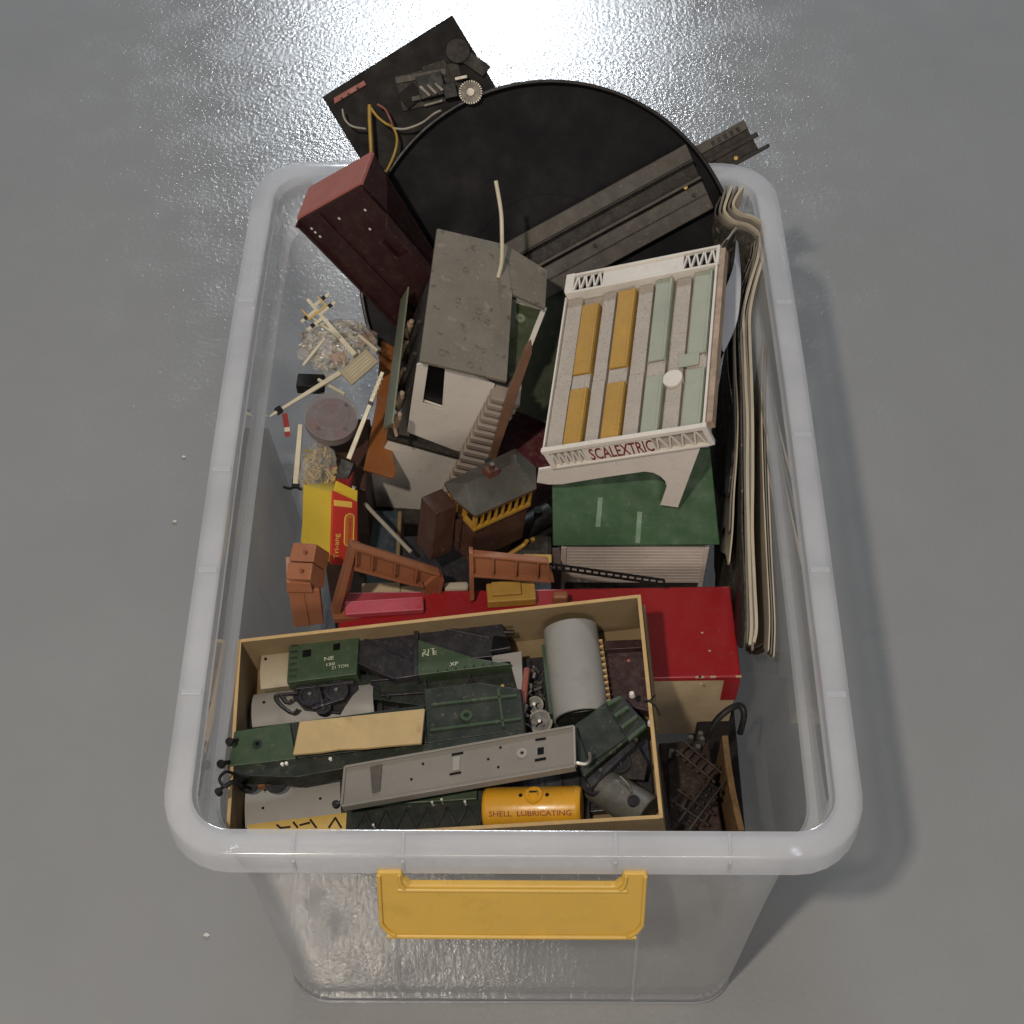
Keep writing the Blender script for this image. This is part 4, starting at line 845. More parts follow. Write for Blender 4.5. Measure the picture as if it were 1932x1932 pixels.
# white and blue paper
WP = thing('white_leaflet', 'curved white leaflet with blue corner behind the grandstand', 'leaflet', WORLD)
A = [(1389, 452), (1384, 500), (1368, 545), (1346, 580), (1342, 640)]
L0 = smooth(zl(A, .392, .372), 4); B = [(1393, 458), (1398, 520), (1396, 570), (1388, 615), (1366, 664)]
L1 = smooth(zl(B, .384, .366), 4); g = M(); n_ = len(L0)
nrm = np.array([0, 0, -.0006]); vs = L0+L1+[p+nrm for p in L0]+[p+nrm for p in L1]
g.add(vs, [q_ for i in range(n_-1) for q_ in ((i, i+1, n_+i+1, n_+i), (2*n_+i, 3*n_+i, 3*n_+i+1, 2*n_+i+1), (i, 2*n_+i, 2*n_+i+1, i+1), (n_+i, n_+i+1, 3*n_+i+1, 3*n_+i))]+[(0, n_, 3*n_, 2*n_), (n_-1, 3*n_-1, 4*n_-1, 2*n_-1)], True); g.build('sheet', PAPERW, WP)
z_ = .3735; q = [hit(*p, z_) for p in ((1341, 643), (1363, 624), (1362, 660))]; g = M(); g.add([*q, *[k-[0, 0, .0006] for k in q]], [(0, 1, 2), (5, 4, 3), (0, 3, 4, 1), (1, 4, 5, 2), (2, 5, 3, 0)]); g.build('blue_print', NAVY, WP)

# ------------------------------------------------------------------ rusty things right of the cardboard tray
CT = flat((1268, 1545), (1345, 1540), .275)
ct = thing('rusty_controller', 'dark rusty metal controller with black carrying handle at the front right', 'controller', CT)
q = lambda p, z: CT.loc(hit(*p, z))
M().box(-.002, .034, -.020, .060, -.06, 0).build('case', RUSTM, ct, bevel=.0015)
g = M(); kk = [q(p, .288) for p in ((1300, 1405), (1362, 1440), (1330, 1510), (1268, 1560), (1262, 1430))]; g.prism([tuple(k[:2]) for k in kk], .002, .006); g.build('sloping_panel', RUSTM, ct, bevel=.0006)
M().tube([q((1336, 1392), .285), q((1350, 1362), .296), q((1373, 1340), .303), q((1396, 1331), .303), q((1404, 1350), .298), q((1396, 1384), .285)], .0024, 10).build('carrying_handle', BLACK, ct)
for p in ((1322, 1385), (1325, 1395), (1304, 1392), (1268, 1418), (1318, 1410)): k = q(p, .286); M().cyl((k[0], k[1], .004), (k[0], k[1]+.001, .011), .0022, .0018, 12).build('terminal', STEEL, ct)
M().bar(q((1362, 1440), .283), q((1318, 1515), .283), .0010).build('copper_edge', RUSTM, ct)
ce = corner((1402, 1568), .285, (1392, 1568), .285, (1366, 1390), .30, sz=.01)
tag(M().sheet(smooth([hit(1368, 1388, .300), hit(1374, 1440, .297), hit(1384, 1500, .294), hit(1399, 1566, .292)], 3), (0, 0, -.16), .0042).build('corrugated_card', CARDR), 'upright brown corrugated card edge in the front right corner', 'cardboard')
hk = thing('dark_junk_block', 'dark block lying under the corrugated card at front right', 'block', flat((1330, 1560), (1392, 1560), .21)); M().box(0, .03, -.02, .13, -.06, 0).build('block_body', BLACK, hk, bevel=.002); M().box(.002, .02, .0, .02, 0, .012).build('block_top', CARD, hk, bevel=.001)

# packed layer under the toys
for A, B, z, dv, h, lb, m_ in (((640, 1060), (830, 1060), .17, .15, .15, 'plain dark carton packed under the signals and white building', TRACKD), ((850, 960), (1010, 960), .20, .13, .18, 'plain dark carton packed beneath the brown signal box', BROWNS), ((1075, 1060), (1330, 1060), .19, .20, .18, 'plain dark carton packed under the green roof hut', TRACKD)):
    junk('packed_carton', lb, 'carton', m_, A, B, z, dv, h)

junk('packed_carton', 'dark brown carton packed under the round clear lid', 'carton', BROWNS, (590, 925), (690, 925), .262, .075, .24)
pk2 = M(); rnd = random.Random(9)
for k in range(60):
    q = hit(598+rnd.uniform(-22, 26), 888+rnd.uniform(-40, 36), .284+rnd.random()*.01); d = np.array([rnd.uniform(-1, 1), rnd.uniform(-1, 1), rnd.uniform(-.6, .6)]); d /= np.linalg.norm(d)
    pk2.bar(q-d*.002, q+d*rnd.choice((.002, .005)), rnd.uniform(.0008, .0018))
o = pk2.build('small_model_parts', CREAMY); o['kind'] = 'stuff'; o['label'] = 'heap of tiny yellow parts in the small packet above the printed carton'; o['category'] = 'model parts'
me = bpy.data.meshes.new('packet'); bm = bmesh.new(); bmesh.ops.create_icosphere(bm, subdivisions=4, radius=1); c_ = Vector(hit(600, 885, .288))
for v in bm.verts:
    n_ = mn.fractal(v.co*2.6+Vector((7, 3, 5)), .8, 2.2, 4); k = 1+.2*n_
    v.co = c_+Vector((v.co.x*.015*k, v.co.y*.026*k, v.co.z*.009*(1+.5*n_)))
bm.to_mesh(me); bm.free(); me.polygons.foreach_set('use_smooth', [True]*len(me.polygons)); me.materials.append(BAGM)
o = bpy.data.objects.new('clear_packet', me); COL.objects.link(o); tag(o, 'small clear packet of yellow parts above the printed carton', 'plastic bag')
for A, B, z0, z1, lb in (((588, 600), (640, 636), .325, .33, 'short cream stick crossing the lattice signal'), ((612, 640), (572, 690), .322, .316, 'cream stick at the left edge of the bag of parts'), ((676, 632), (712, 662), .326, .322, 'cream stick above the square signal base plate'), ((600, 716), (650, 744), .312, .312, 'cream stick between black block and round lid')):
    tag(M().bar(hit(*A, z0), hit(*B, z1), .0022, .0022).build('cream_stick', CREAM, None, bevel=.0003), lb, 'stick', group='loose cream sticks')

rnd = random.Random(17)
for k, (A, B) in enumerate((((1282, 1408), (1356, 1470)), ((1290, 1560), (1358, 1468)), ((1270, 1500), (1340, 1548)))) :
    a0, b0 = hit(*A, .290+.003*(k % 3)), hit(*B, .286+.004*(k % 2)); u = b0-a0; L = np.linalg.norm(u); u /= L; w_ = np.array([0, 0, 1.]); w_ -= u*(u@w_); w_ /= np.linalg.norm(w_)
    fr = F(a0, np.array([u, np.cross(w_, u), w_]).T); t = thing('rail_offcut', ('rusty rail offcut farthest from the rim beside the tray', 'rusty rail offcut rising to the right from the rim', 'rusty rail offcut slanting down to the right')[k]+' at front right', 'rail', fr, 'rusty rail offcuts')
    for v_ in (-.0045, .0045): M().box(0, L, v_-.0007, v_+.0007, 0, .0022).build('rail', RUSTM, t, bevel=.0002)
    for j in range(int(L/.006)): M().box(.002+j*.006, .0045+j*.006, -.007, .007, -.0012, 0).build('sleeper', BLACK if k % 2 else RUSTM, t)

# ------------------------------------------------------------------ cardboard tray of wagons
TR = corner((1203, 1128), .366, (455, 1212), .326, (1243, 1530), .362, sz=.015); lu, lv, _ = TR.l; lv += .003; DEP = .043
ty = thing('cardboard_tray', 'open cardboard tray full of railway wagons at the front of the tub', 'cardboard tray', TR); t_ = .0022
lf_ = lv-.012       # the tray is squashed out of square: its left side is shorter
M().box(0, lu, -t_, 0, -DEP, 0).build('back_wall', CARD, ty); M().prism([(0, lv), (lu, lf_), (lu, lf_+t_), (0, lv+t_)], -DEP, 0).build('front_wall', CARD, ty)
M().box(-t_, 0, -t_, lv+t_, -DEP, 0).build('side_wall', CARD, ty); M().box(lu, lu+t_, -t_, lf_+t_, -DEP, 0).build('side_wall', CARD, ty)
M().prism([(0, 0), (lu, 0), (lu, lf_), (0, lv)], -DEP-.002, -DEP+.0005).build('tray_bottom', CARD, ty)
ce_ = .0002
for a_ in ([(0, -t_-ce_), (lu, -t_-ce_), (lu, ce_), (0, ce_)], [(0, lv-ce_), (lu, lf_-ce_), (lu, lf_+t_+ce_), (0, lv+t_+ce_)], [(-t_-ce_, -t_), (ce_, -t_), (ce_, lv+t_), (-t_-ce_, lv+t_)], [(lu-ce_, -t_), (lu+t_+ce_, -t_), (lu+t_+ce_, lf_+t_), (lu-ce_, lf_+t_)]): M().prism(a_, 0, .0006).build('cut_edge', CARDE, ty, bevel=.0003)
M().prism([(.0, -.010), (.0, -DEP), (lv*.5, -DEP), (lv*.5, -.03)], -t_-.002, -t_-.0002, 0).build('outer_flap', CARD, ty)
def fr_(A, B, w): return TR.sub(A, B, w)
def PP(fr, pts, w=0): return [tuple(fr.on(p, w)[:2]) for p in pts]
def poly(name, m_, par, fr, pts, w0, w1, bevel=.0004): return M().prism(PP(fr, pts, w1), w0, w1).build(name, m_, par, bevel=bevel)
def rod_(name, m_, par, fr, pts, r, w, n=8): return M().tube([fr.on(p, w[i] if isinstance(w, (list, tuple)) else w) for i, p in enumerate(pts)], r, n, 4).build(name, m_, par)
def disc_(name, m_, par, fr, p, r, w0, w1, n=18, r2=None): q = fr.on(p, w1); return M().cyl((q[0], q[1], w0), (q[0], q[1], w1), r, r2, n).build(name, m_, par)
def wheel(par, fr, p, r, w, m_=None):
    q = fr.on(p, w); wh = M().cyl((q[0], q[1], w-.003), (q[0], q[1], w), r, n=24).build('wheel', m_ or WAGK, par)
    ringm((q[0], q[1]), r*.78, r*.98, w-.0005, w+.0012, 24).build('tyre', WAGK, wh); M().cyl((q[0], q[1], w-.001), (q[0], q[1], w+.003), r*.16, n=10).build('axle', STEEL, wh); return wh
def arch(name, m_, par, L, Wd, rise, th=.0012, n=14, w=0, u0=0):
    g = M(); pr = [(Wd*k/n, rise*(1-(2*k/n-1)**2)) for k in range(n+1)]; po = pr+[(y, z-th) for y, z in pr[::-1]]
    k_ = len(po); g.add([(u0, y, z+w) for y, z in po]+[(u0+L, y, z+w) for y, z in po], [tuple(range(k_)), tuple(range(k_, 2*k_))]+[(i, (i+1) % k_, k_+(i+1) % k_, k_+i) for i in range(k_)], True); return g.build(name, m_, par)

# covered hopper wagon on its side
H = fr_((541, 1288), (963, 1253), -.012)
ho = thing('hopper_wagon', 'dark green and black hopper wagon lying on its side at the back of the tray', 'wagon', H, 'railway wagons in the tray')
ep = poly('end_panel', WAGG, ho, H, [(546, 1209), (677.5, 1196.5), (673, 1271.5), (541, 1288)], -.012, 0)
for A in ([(571, 1227), (587, 1225), (586.5, 1238), (570.5, 1240)], [(629, 1215), (642, 1213), (641.5, 1225.5), (628.5, 1227)]): poly('window', DKWIN, ep, H, A, 0, .0003, 0)
for k in range(6): p = (548-k*.6, 1217+k*11.5); poly('louvre', WAGGD, ep, H, [p, (p[0]+14, p[1]-1.5), (p[0]+14, p[1]+2), (p[0], p[1]+4)], 0, .0006, .0002)
for p, s, w_, h_ in (((612, 1247), 'NE', .0070, .0030), ((616, 1257), '150', .0062, .0024), ((626, 1263), '21 TON', .0120, .0026)): q = H.on(p, .0004); text('lettering', s, LBLW, ep, (q[0], q[1], .0002), w_, h_, rot=.08, bold=.01)
sp = poly('slope_sheet', WAGK, ho, H, [(677.5, 1197), (787, 1184), (787, 1274), (744, 1281), (674, 1252)], -.014, -.004)
for A, B in (((680, 1203), (776, 1244)), ((675.5, 1251), (745, 1282)), ((683, 1198), (783, 1187))): a_, b_ = H.on(A, -.004), H.on(B, -.004); M().bar(a_, b_, .0014, .003).build('rib', WAGK, sp, bevel=.0003)
gp = poly('side_panel', WAGG, ho, H, [(787, 1206), (786, 1274), (875, 1263), (966, 1253), (893, 1241)], -.012, 0)
for p, s, w_, h_ in (((797, 1239), 'N E', .0105, .0032), ((798, 1232), '21T', .009, .0026), ((849, 1257), 'XP', .006, .0028)): q = H.on(p, .0004); text('lettering', s, LBLW, gp, (q[0], q[1], .0002), w_, h_, rot=.08, bold=.01)
for k in range(7): p = (826+k*17, 1265.5-k*2.4); disc_('rivet', WAGGD, gp, H, p, .0008, 0, .0004, 8)
hb = poly('hopper', WAGK, ho, H, [(780, 1176), (947, 1176), (958, 1205), (963, 1222), (926, 1228), (930, 1238), (893, 1242), (787, 1206)], -.018, -.003)
a_, b_ = H.on((808, 1180), -.003), H.on((925, 1204), -.003); M().bar(a_, b_, .0020, .003).build('rib', WAGK, hb, bevel=.0005)
poly('hopper_mouth', DKWIN, hb, H, [(931, 1199), (957, 1202), (961, 1219), (927, 1226)], -.003, -.0026, 0)
poly('end_post', WAGK, ho, H, [(781, 1186), (789, 1185), (788, 1274), (780, 1275)], -.014, .0012)
poly('underframe', WAGGD, ho, H, [(673, 1272), (786, 1275), (962, 1255), (984, 1303), (900, 1320), (800, 1332), (700, 1318), (664, 1290)], -.024, -.012)
M().box(.004, .05, -.016, .0, -.03, -.014).build('chassis', WAGK, ho)
bo = poly('bogie', WAGK, ho, H, [(556, 1290), (670, 1278), (677, 1300), (640, 1345), (575, 1340), (552, 1318)], -.018, -.010)
for p, r_ in (((586, 1312), .0085), ((636, 1304), .0085), ((610, 1334), .006)): wheel(bo, H, p, r_, -.006)
for A, B in (((560, 1300), (668, 1288)), ((590, 1338), (650, 1318)), ((600, 1295), (612, 1340))): a_, b_ = H.on(A, -.006), H.on(B, -.006); M().bar(a_, b_, .0022, .004).build('bogie_bar', WAGK, bo, bevel=.0003)
rod_('coupling_loop', BLACK, ho, H, [(562, 1308), (532, 1310), (519, 1314), (524, 1326), (540, 1340), (552, 1346), (562, 1338)], .0011, -.004)
rod_('coupling_bar', BLACK, ho, H, [(530, 1313), (540, 1326), (552, 1320)], .0012, -.004)
rod_('buffer', BLACK, ho, H, [(952, 1193), (962, 1193), (970, 1193)], .0018, -.004)
disc_('brass_stud', CREAMY, ho, H, (876, 1295), .0016, -.012, -.009); disc_('brass_stud', CREAMY, ho, H, (948, 1294), .0013, -.012, -.0095)
# van roofs at the left end
def van(label, A, B, dv, w, m_, rise=.003, nm='goods_van', hb_=.018, ex=()):
    fr = fr_(A, B, w); t = thing(nm, label, 'wagon', fr, 'railway wagons in the tray'); L = fr.l[0]; arch('roof', m_, t, L, dv, rise); M().box(.001, L-.001, .001, dv-.001, -hb_, -.0008).build('body', m_, t, bevel=.0008)
    for p in ex: q = fr.on(p, .001); M().cyl((q[0], q[1], rise*.4), (q[0], q[1], rise*1.12), .0010, n=10).build('roof_hole', DKWIN, t)
    return fr, t
van('beige goods van under the hopper wagon end', (492, 1300), (548, 1294), .031, -.024, BEIGE, .004, ex=((503, 1247),))
van('pale grey van roof below the hopper wagon bogie', (476, 1372), (706, 1345), .026, -.026, WAGGR2, .004, ex=((500, 1329),))
van('flat grey van roof at the front left of the tray', (463, 1562), (644, 1537), .0315, -.028, WAGGR2, .0022, ex=((497, 1526), (605, 1508), (501, 1491), (611, 1474)))
yf, yt_ = van('cream yellow van roof with black lines at front edge', (466, 1590), (662, 1566), .013, -.016, CREAMY, .001)
for A, B in (((522, 1556), (530, 1563)), ((530, 1562), (548, 1560)), ((553, 1551), (562, 1562)), ((585, 1546), (597, 1562)), ((620, 1562), (632, 1544)), ((632, 1542), (644, 1562)), ((565, 1557), (585, 1552))): a_, b_ = yf.on(A, .0012), yf.on(B, .0012); M().bar(a_, b_, .0013, .0006).build('black_line', BLACK, yt_)
# green low wagon with plank
G = fr_((430, 1446), (985, 1375), .0015)
gw = thing('low_green_wagon', 'long dark green low wagon lying across the tray with hook at left', 'wagon', G, 'railway wagons in the tray')
dk_ = poly('deck_end', WAGG, gw, G, [(442, 1380), (546, 1364), (558, 1431), (430, 1446)], -.008, 0)
q = G.on((485, 1404), 0); ringm((q[0], q[1]), .0018, .0034, -.0002, .0006, 20).build('deck_ring', WAGGD, dk_); M().cyl((q[0]+.0004, q[1], 0), (q[0]+.0004, q[1], .0004), .0017, n=12).build('deck_hole', DKWIN, dk_)
poly('well_deck', WAGGD, gw, G, [(546, 1364), (800, 1330), (806, 1402), (558, 1431)], -.012, -.004)
wd_ = poly('far_deck', WAGGD, gw, G, [(800, 1300), (905, 1288), (982, 1300), (990, 1376), (806, 1402)], -.014, -.003)
q = G.on((880, 1349), -.002); ringm((q[0], q[1]), .002, .0042, -.003, -.002, 20).build('deck_ring', WAGG, wd_)
for A, B in (((815, 1330), (975, 1312)), ((812, 1378), (984, 1356)), ((940, 1300), (950, 1372))): a_, b_ = G.on(A, -.003), G.on(B, -.003); M().bar(a_, b_, .0018, .0016).build('deck_rib', WAGG, wd_)
poly('side_girder', WAGGD, gw, G, [(430, 1447), (806, 1403), (990, 1377), (992, 1388), (700, 1440), (560, 1466), (432, 1463)], -.018, -.002)
for p in ((532, 1431), (540, 1429.5), (623, 1421)): disc_('white_stud', CHIP, gw, G, (p[0], p[1]+10), .0012, -.002, 0, 10)
for p in ((452, 1396), (436, 1438)): rod_('buffer', BLACK, gw, G, [(p[0]-2, p[1]), (p[0]-18, p[1]+2)], .0016, [-.002, .010]); disc_('buffer_head', BLACK, gw, G, (p[0]-20, p[1]+2), .0028, .008, .011, 14)
rod_('coupling_hook', BLACK, gw, G, [(470, 1466), (448, 1462), (426, 1456), (414, 1470), (424, 1484), (438, 1478), (456, 1484)], .0011, [0, .006, .016, .018, .018, .014, .006])
rod_('coupling_bar', BLACK, gw, G, [(460, 1468), (440, 1474), (425, 1482), (410, 1493)], .0013, [0, .008, .016, .020]); disc_('coupling_weight', BLACK, gw, G, (411, 1492), .0024, .018, .022, 12)
for p in ((470, 1474), (520, 1474)): wheel(gw, G, p, .008, -.016)
PB = fr_((552.5, 1422.6), (794, 1402), .006)
pb = M().prism(PP(PB, [(565, 1361), (801.5, 1336.5), (798, 1370), (795, 1402), (740, 1406), (690, 1411), (640, 1413), (600, 1419), (552.5, 1422.6)]), -.003, 0).build('plank', mat('plank_cream', '#b39a6c', rough=.6, var=.16, vs=35, dust=.1, speck=[(60, .62, .4, '#8d7449')]), None, bevel=.0006)
tag(pb, 'cream plank resting on the dark green low wagon', 'plank', PB)
RS = fr_((486, 1484), (650, 1458), -.014); rs = thing('rust_coloured_sole_bar', 'rusty orange strip with pink end below the green low wagon', 'strip', RS)
M().box(0, RS.l[0]*.80, 0, .007, -.006, 0).build('strip', RUST, rs); M().box(RS.l[0]*.80, RS.l[0]*1.0, -.001, .008, -.006, .0004).build('pink_end', REDF, rs)
# long grey flat wagon
D_ = fr_((645, 1520), (1085, 1444), .009); dl = D_.l[0]; dw = D_.on((1083, 1371))[1]
fw_ = thing('grey_flat_wagon', 'long grey flat wagon with slots lying diagonally on top', 'wagon', D_, 'railway wagons in the tray')
dkp = M().prism(PP(D_, [(651.5, 1447.7), (1083, 1371), (1085, 1444), (645, 1520)]), -.0025, 0).build('deck', WAGGR, fw_)
M().box(0, dl, -.0016, 0, -.006, .0016).build('side_rail', WAGGR, fw_, bevel=.0004); q = PP(D_, [(651.5, 1447.7), (1083, 1371)]); M().bar((q[0][0], q[0][1], -.001), (q[1][0], q[1][1], -.001), .0016, .0052).build('side_rail', WAGGR, fw_, bevel=.0004)
q = PP(D_, [(1083, 1371), (1085, 1444)]); M().bar((q[0][0], q[0][1], -.001), (q[1][0], q[1][1], -.001), .0016, .0052).build('end_rail', WAGGR2, fw_, bevel=.0004); q = PP(D_, [(651.5, 1447.7), (645, 1520)]); M().bar((q[0][0], q[0][1], -.001), (q[1][0], q[1][1], -.001), .0018, .0052).build('end_rail', WAGGR, fw_, bevel=.0004)
for A in ([(698, 1446), (721, 1441), (717, 1492), (702, 1496)],): poly('dark_patch', TRACK, dkp, D_, A, 0, .0012)
for A in ([(852, 1422), (874, 1418), (874, 1422), (852, 1426)], [(848, 1459), (870, 1455), (870, 1459), (848, 1463)], [(1010, 1394), (1030, 1391), (1030, 1395), (1010, 1398)], [(1009, 1432), (1030, 1428), (1030, 1433), (1009, 1437)], [(1014, 1411), (1026, 1409), (1026, 1422), (1014, 1424)]): poly('slot', DKWIN, dkp, D_, A, 0, .0004, 0)
for A in ([(854, 1428), (868, 1425), (867, 1451), (853, 1454)],): poly('raised_pad', WAGGR2, dkp, D_, A, 0, .0008)
q = D_.on((985, 1421), 0); ringm((q[0], q[1]), .0014, .0036, -.0001, .0006, 20).build('coupling_ring', WAGGR2, dkp); M().cyl((q[0], q[1], 0), (q[0], q[1], .0007), .0008, n=8).build('pin_hole', DKWIN, dkp)
for p in ((944, 1410), (921, 1432), (940, 1447), (798, 1441), (776, 1470)): disc_('pin_hole', DKWIN, dkp, D_, p, .0009, 0, .0004, 8)
M().box(.004, dl-.004, .003, dw-.006, -.012, -.0025).build('chassis', WAGK, fw_)
rod_('buffer', BLACK, fw_, D_, [(644, 1514), (634, 1516)], .0015, -.002); disc_('buffer_head', BLACK, fw_, D_, (633, 1516), .0026, -.004, -.001, 12)
rod_('coupling_hook', STEEL, fw_, D_, [(1088, 1440), (1104, 1442), (1113, 1434), (1112, 1420)], .0013, 0)
# dark wagon at the front
dkw = fr_((650, 1590), (912, 1575), -.014); d2 = thing('dark_lattice_wagon', 'dark green wagon with truss sides behind the front rim', 'wagon', dkw, 'railway wagons in the tray')
M().box(0, dkw.l[0], 0, .034, -.022, 0).build('body', WAGGD, d2, bevel=.001); M().box(.004, dkw.l[0]-.004, .024, .031, 0, .004).build('raised_edge', WAGG, d2, bevel=.0005)
for k in range(7): u_ = .006+k*.014; M().bar((u_, .006, .0005), (u_+.007, .021, .0005), .0014).build('truss_bar', WAGK, d2); M().bar((u_+.007, .021, .0005), (u_+.014, .006, .0005), .0014).build('truss_bar', WAGK, d2)
for p in ((815, 1513), (877, 1512), (833, 1508), (704, 1556)): disc_('stud', CHIP, d2, dkw, p, .0009, 0, .005, 8)
# yellow tank wagon
K = fr_((915, 1527), (1098, 1524), -.017); kl = K.l[0]; R_ = .0145
tk = thing('yellow_tank_wagon', 'yellow tank wagon with red lettering at the front of the tray', 'wagon', K, 'railway wagons in the tray')
g = M(); pr_ = [(0, 0), (0, R_*.88), (.0012, R_*.97), (.003, R_), (kl-.003, R_), (kl-.0012, R_*.97), (kl, R_*.88), (kl, 0)]; n = 40
g.add([(u_, r_*cos(2*pi*k/n), r_*sin(2*pi*k/n)) for u_, r_ in pr_ for k in range(n)], [(i*n+k, i*n+(k+1) % n, (i+1)*n+(k+1) % n, (i+1)*n+k) for i in range(len(pr_)-1) for k in range(n)], True); g.build('tank', WYELT, tk)
q = K.on((1007, 1500), R_); ty_ = q[1]; tz = sqrt(max(1e-8, R_**2-ty_**2)); nrm = np.array([0, ty_, tz])/R_
dm_ = M().cyl(np.array([q[0], ty_, tz])-nrm*.002, np.array([q[0], ty_, tz])+nrm*.0014, .0066, .0060, 28).build('filler_dome', WYELT, tk); c_ = np.array([q[0], ty_, tz])+nrm*.0014
M().cyl(c_-nrm*.0002, c_+nrm*.0022, .0034, .0030, 20).build('filler_cap', WYELT, dm_); M().bar(c_+nrm*.0024-[.0026, 0, 0], c_+nrm*.0024+[.0026, 0, 0], .0012, .0008).build('cap_bar', BLACK, dm_)
for s in (-1, 1): b0 = c_+np.array([s*.0088, 0, 0])-nrm*.002; M().cyl(b0, b0+nrm*.0012, .0013, n=10).build('filler_hole', BLACK, tk)
# lettering follows the curve of the barrel
tm = text('lettering', 'SHELL  LUBRICATING', LRED, tk, (.005, 0, 0), kl*.84, .0036, bold=.006)
for v in tm.data.vertices: an = radians(-36)+(v.co.y-.0018)/R_; v.co = Vector((v.co.x, sin(an)*(R_+.00012), cos(an)*(R_+.00012)))
M().box(.004, kl-.004, -.010, .010, -.022, -.013).build('chassis', WAGK, tk)
for u_ in (.014, kl-.014): M().cyl((u_, -.012, -.02), (u_, .012, -.02), .006, n=20).build('wheel', BLACK, tk)
for s in (-.002, kl+.002): M().box(s-.0015, s+.0015, -.012, .012, -.020, -.012).build('buffer_beam', WAGK, tk)
# dark grey cylinder lower right
C2 = fr_((1124, 1474), (1222, 1538), -.026); cy = thing('dark_tank_wagon', 'dark grey tank barrel lying in the front right corner of the tray', 'wagon', C2, 'railway wagons in the tray'); M().cyl((0, 0, 0), (C2.l[0], 0, 0), .0135, n=36).build('tank', mat('tank_dark', '#55544f', rough=.3, var=.1), cy, bevel=.0008); disc_('filler', BLACK, cy, C2, (1195, 1510), .004, 0, .0150, 16); rod_('pipe', STEEL, cy, C2, [(1170, 1465), (1185, 1480), (1192, 1495)], .0008, .014)
M().box(.004, C2.l[0]-.004, -.008, .008, -.020, -.012).build('chassis', WAGK, cy)
# light grey rounded van and its neighbours
E1 = fr_((1076, 1188), (1097, 1356), -.018); gv = thing('grey_round_roof_van', 'light grey rounded coach roof standing at the back right of the tray', 'wagon', E1, 'railway wagons in the tray'); L = E1.l[0]; R2 = .0192; g = M(); n = 22
pr_ = [(R2*cos(pi*k/n), R2*.78*sin(pi*k/n)) for k in range(n+1)]; po = pr_+[(y*.93, z*.93-.0004) for y, z in pr_[::-1]]; k_ = len(po); g.add([(0, y, z) for y, z in po]+[(L, y, z) for y, z in po], [tuple(range(k_)), tuple(range(k_, 2*k_))]+[(i, (i+1) % k_, k_+(i+1) % k_, k_+i) for i in range(k_)], True); g.build('roof', TANKG, gv)
M().box(.003, L-.003, -.0165, .0165, -.02, .004).build('body', WAGGD, gv, bevel=.001); M().box(.01, L-.006, -.0215, -.018, -.015, .002).build('side_board', WAGG, gv)
for k in range(12): M().box(.012+k*.0048, .0135+k*.0048, .019, .0215, -.012, .001).build('side_bracket', CARDE, gv)
mw = fr_((1150, 1325), (1226, 1342), -.030); m2 = thing('maroon_open_wagon', 'dark maroon wagon floor in the right back corner of tray', 'wagon', mw, 'railway wagons in the tray'); poly('floor', mat('maroon_floor', '#382224', rough=.5), m2, mw, [(1133, 1209), (1210, 1206), (1227, 1342), (1150, 1325)], -.010, 0); poly('end_plank', MARD, m2, mw, [(1133, 1209), (1210, 1206), (1212, 1222), (1135, 1226)], 0, .006); disc_('stud', MAROON, m2, mw, (1186, 1246), .0012, 0, .001, 10)
# dark green tender
GT = fr_((1083, 1367), (1143, 1323), -.004); gt = thing('green_tender', 'dark green tender with ribbed end and white buffers in the tray', 'wagon', GT, 'railway wagons in the tray')
poly('body', WAGGD, gt, GT, [(1083, 1367), (1143, 1323), (1171, 1310), (1221, 1365), (1184, 1396), (1150, 1424), (1101, 1466), (1090, 1440)], -.020, -.002, .0012)
tp_ = poly('top_plate', WAGGD, gt, GT, [(1088, 1370), (1143, 1329), (1181, 1392), (1112, 1440)], -.002, -.0006)
for k in range(4):
    A = np.array((1146, 1330))+np.array((39, 66))*k/3; B = np.array((1170, 1314))+np.array((48, 52))*k/3; a_, b_ = GT.on(tuple(A), 0), GT.on(tuple(B), 0); M().bar(a_-[0, 0, .001], b_-[0, 0, .003], .003, .004).build('end_rib', WAGG, gt, bevel=.0008)
for p in ((1192, 1309), (1227, 1363)): q = GT.on(p, -.001); M().cyl((q[0], q[1], -.004), (q[0], q[1], .0005), .0023, .0016, 14).build('buffer', CHIP, gt, bevel=.0006)
poly('footplate', WAGK, gt, GT, [(1106, 1470), (1194, 1396), (1200, 1404), (1115, 1486)], -.012, -.005)
for p in ((1133, 1452), (1200, 1395)): disc_('stud', DSTEEL, gt, GT, p, .0013, -.006, -.003, 10)
for p in ((1120, 1480), (1170, 1440)): wheel(gt, GT, p, .0075, -.012)
sc_ = fr_((1148, 1466), (1216, 1470), -.018); s2 = thing('dark_side_plate', 'flat dark plate between the green tender and tank barrel', 'plate', sc_); poly('plate', TRACKD, s2, sc_, [(1145, 1410), (1198, 1398), (1222, 1440), (1216, 1470), (1148, 1466)], -.003, 0)
wr = M().tube([TR.pt(*TR.on(p, w)) for p, w in (((1214, 1324), .001), ((1226, 1322), .003), ((1236, 1311), .004))], .0007, 6); wr.tube([TR.pt(*TR.on(p, w)) for p, w in (((1222, 1321), .003), ((1236, 1332), .003), ((1245, 1350), .0))], .0007, 6); tag(wr.build('loose_black_wire', BLACK), 'bit of black wire over the right edge of the cardboard tray', 'wire')
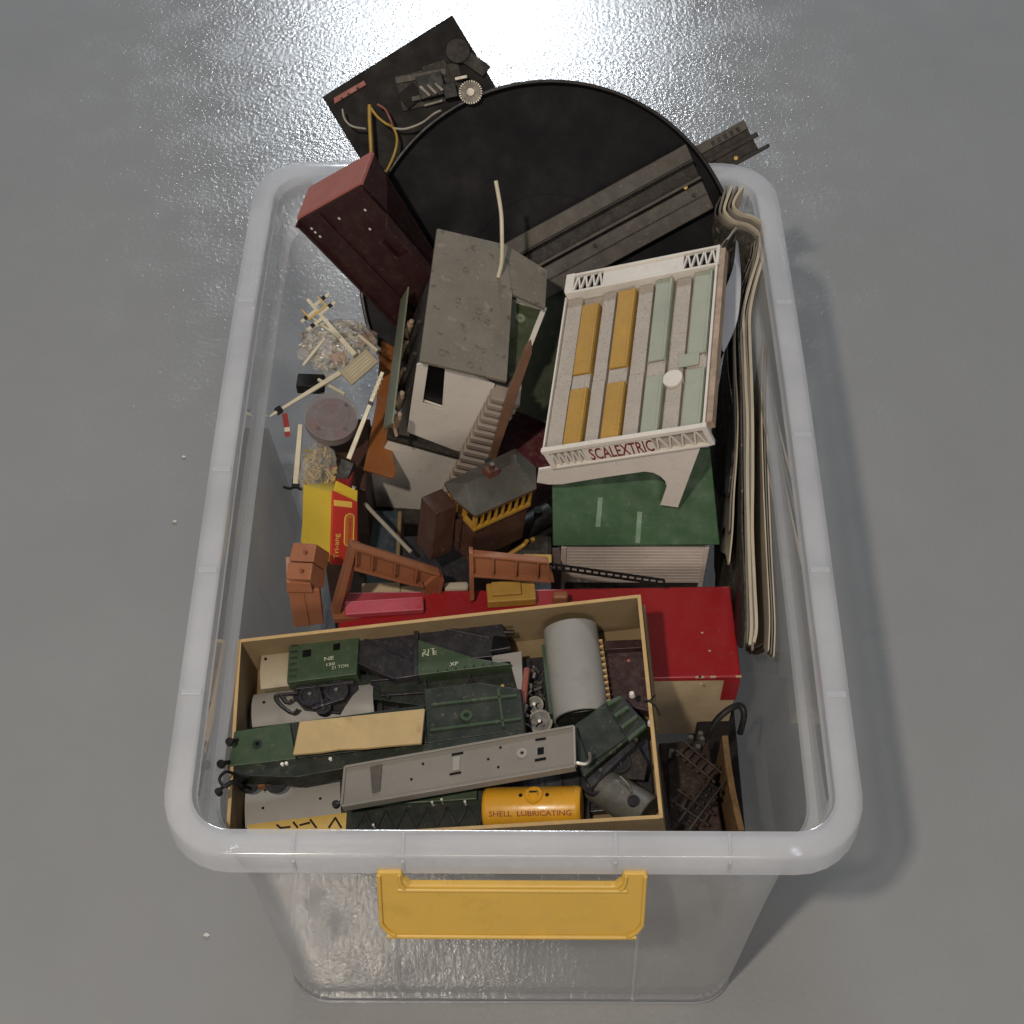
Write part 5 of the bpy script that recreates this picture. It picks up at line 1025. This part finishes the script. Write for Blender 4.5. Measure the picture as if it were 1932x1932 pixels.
# bracket, rods, loose metal
LB = fr_((927, 1240), (986, 1300), -.016); l2 = tag(M().prism(PP(LB, [(927, 1237), (984, 1228), (987, 1300), (976, 1301), (962, 1247), (930, 1250)]), -.002, 0).build('corner_bracket', WAGGR2, None, bevel=.0004), 'pale grey L shaped bracket right of the hopper wagon', 'bracket', LB)
tag(M().tube([TR.pt(*TR.on(p, -.015)) for p in ((994, 1262), (990, 1300), (987, 1330))], .0022, 8).build('pink_rod', REDBR), 'short brownish pink rod beside the pale bracket', 'rod')
tag(M().tube([TR.pt(*TR.on(p, w)) for p, w in (((992, 1330), -.015), ((985, 1352), -.016), ((976, 1386), -.017))], .0022, 8).build('nickel_rod', STEEL), 'shiny metal rod above the grey flat wagon', 'rod')
for p, r_, lb in (((1020, 1362), .0085, 'loose wheel below the grey coach roof'), ((1010, 1330), .006, 'smaller loose wheel between nickel rod and grey coach roof')):
    fr = fr_(p, (p[0]+30, p[1]), -.026).tilt(0, 20); t = thing('axle_set', lb, 'wheel', fr, 'loose wheels'); M().cyl((0, 0, -.003), (0, 0, 0), r_, n=28).build('disc', WAGK, t); ringm((0, 0), r_*.8, r_, -.003, .0014, 28).build('tyre', DSTEEL, t); M().cyl((0, 0, 0), (0, 0, .006), .0011, n=10).build('axle', STEEL, t)
sm = M(); rnd = random.Random(5)
for k in range(46):
    p = (1000+rnd.uniform(-16, 26), 1310+rnd.uniform(-50, 60)); q = TR.pt(*TR.on(p, -.034+rnd.random()*.012)); d = np.array([rnd.uniform(-1, 1), rnd.uniform(-1, 1), rnd.uniform(-.5, .5)]); d /= np.linalg.norm(d); sm.bar(q-d*.002, q+d*rnd.choice((.002, .004)), rnd.uniform(.0008, .0018))
o = sm.build('metal_fittings', STEEL); o['kind'] = 'stuff'; o['label'] = 'loose metal couplings and fittings heaped between the wagons'; o['category'] = 'metal fittings'
bw = fr_((905, 1400), (995, 1390), -.030); b2 = thing('brown_underframe', 'reddish brown wagon underframe in the middle of the tray', 'wagon', bw, 'railway wagons in the tray'); M().box(0, bw.l[0], 0, .045, -.012, 0).build('frame', MARD, b2, bevel=.001); M().box(.004, .03, .02, .035, 0, .004).build('cross_member', MAROON, b2, bevel=.0006)

# ribbed black slabs added low in the tray to darken the gaps
for A, B, w, dv, lb in (((455, 1440), (905, 1385), -.033, .050, 'added black slab darkening the tray gaps below the green low wagon'), ((880, 1555), (1235, 1520), -.034, .060, 'added black slab darkening the tray gaps behind the yellow tank'), ((985, 1385), (1055, 1380), -.034, .060, 'added black slab darkening the tray gaps below loose fittings'), ((500, 1300), (960, 1255), -.036, .022, 'added black slab darkening the tray gaps under the hopper wagon')):
    fr = fr_(A, B, w); t = thing('gap_dark_slab', lb, 'wagon', fr, 'railway wagons in the tray'); L = fr.l[0]; M().box(0, L, 0, dv, -.006, 0).build('frame', WAGK, t, bevel=.0006)
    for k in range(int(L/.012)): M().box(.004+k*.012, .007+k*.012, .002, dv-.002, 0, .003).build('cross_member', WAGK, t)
# brake gear under the hopper
for A, B, t_2 in (((700, 1285), (960, 1262), .0016), ((720, 1312), (890, 1300), .0022), ((800, 1280), (812, 1325), .0018), ((880, 1268), (905, 1315), .0018), ((700, 1290), (735, 1318), .0016)):
    M().bar(H.on(A, -.011), H.on(B, -.011), t_2, .003).build('brake_gear', WAGK, ho, bevel=.0003)
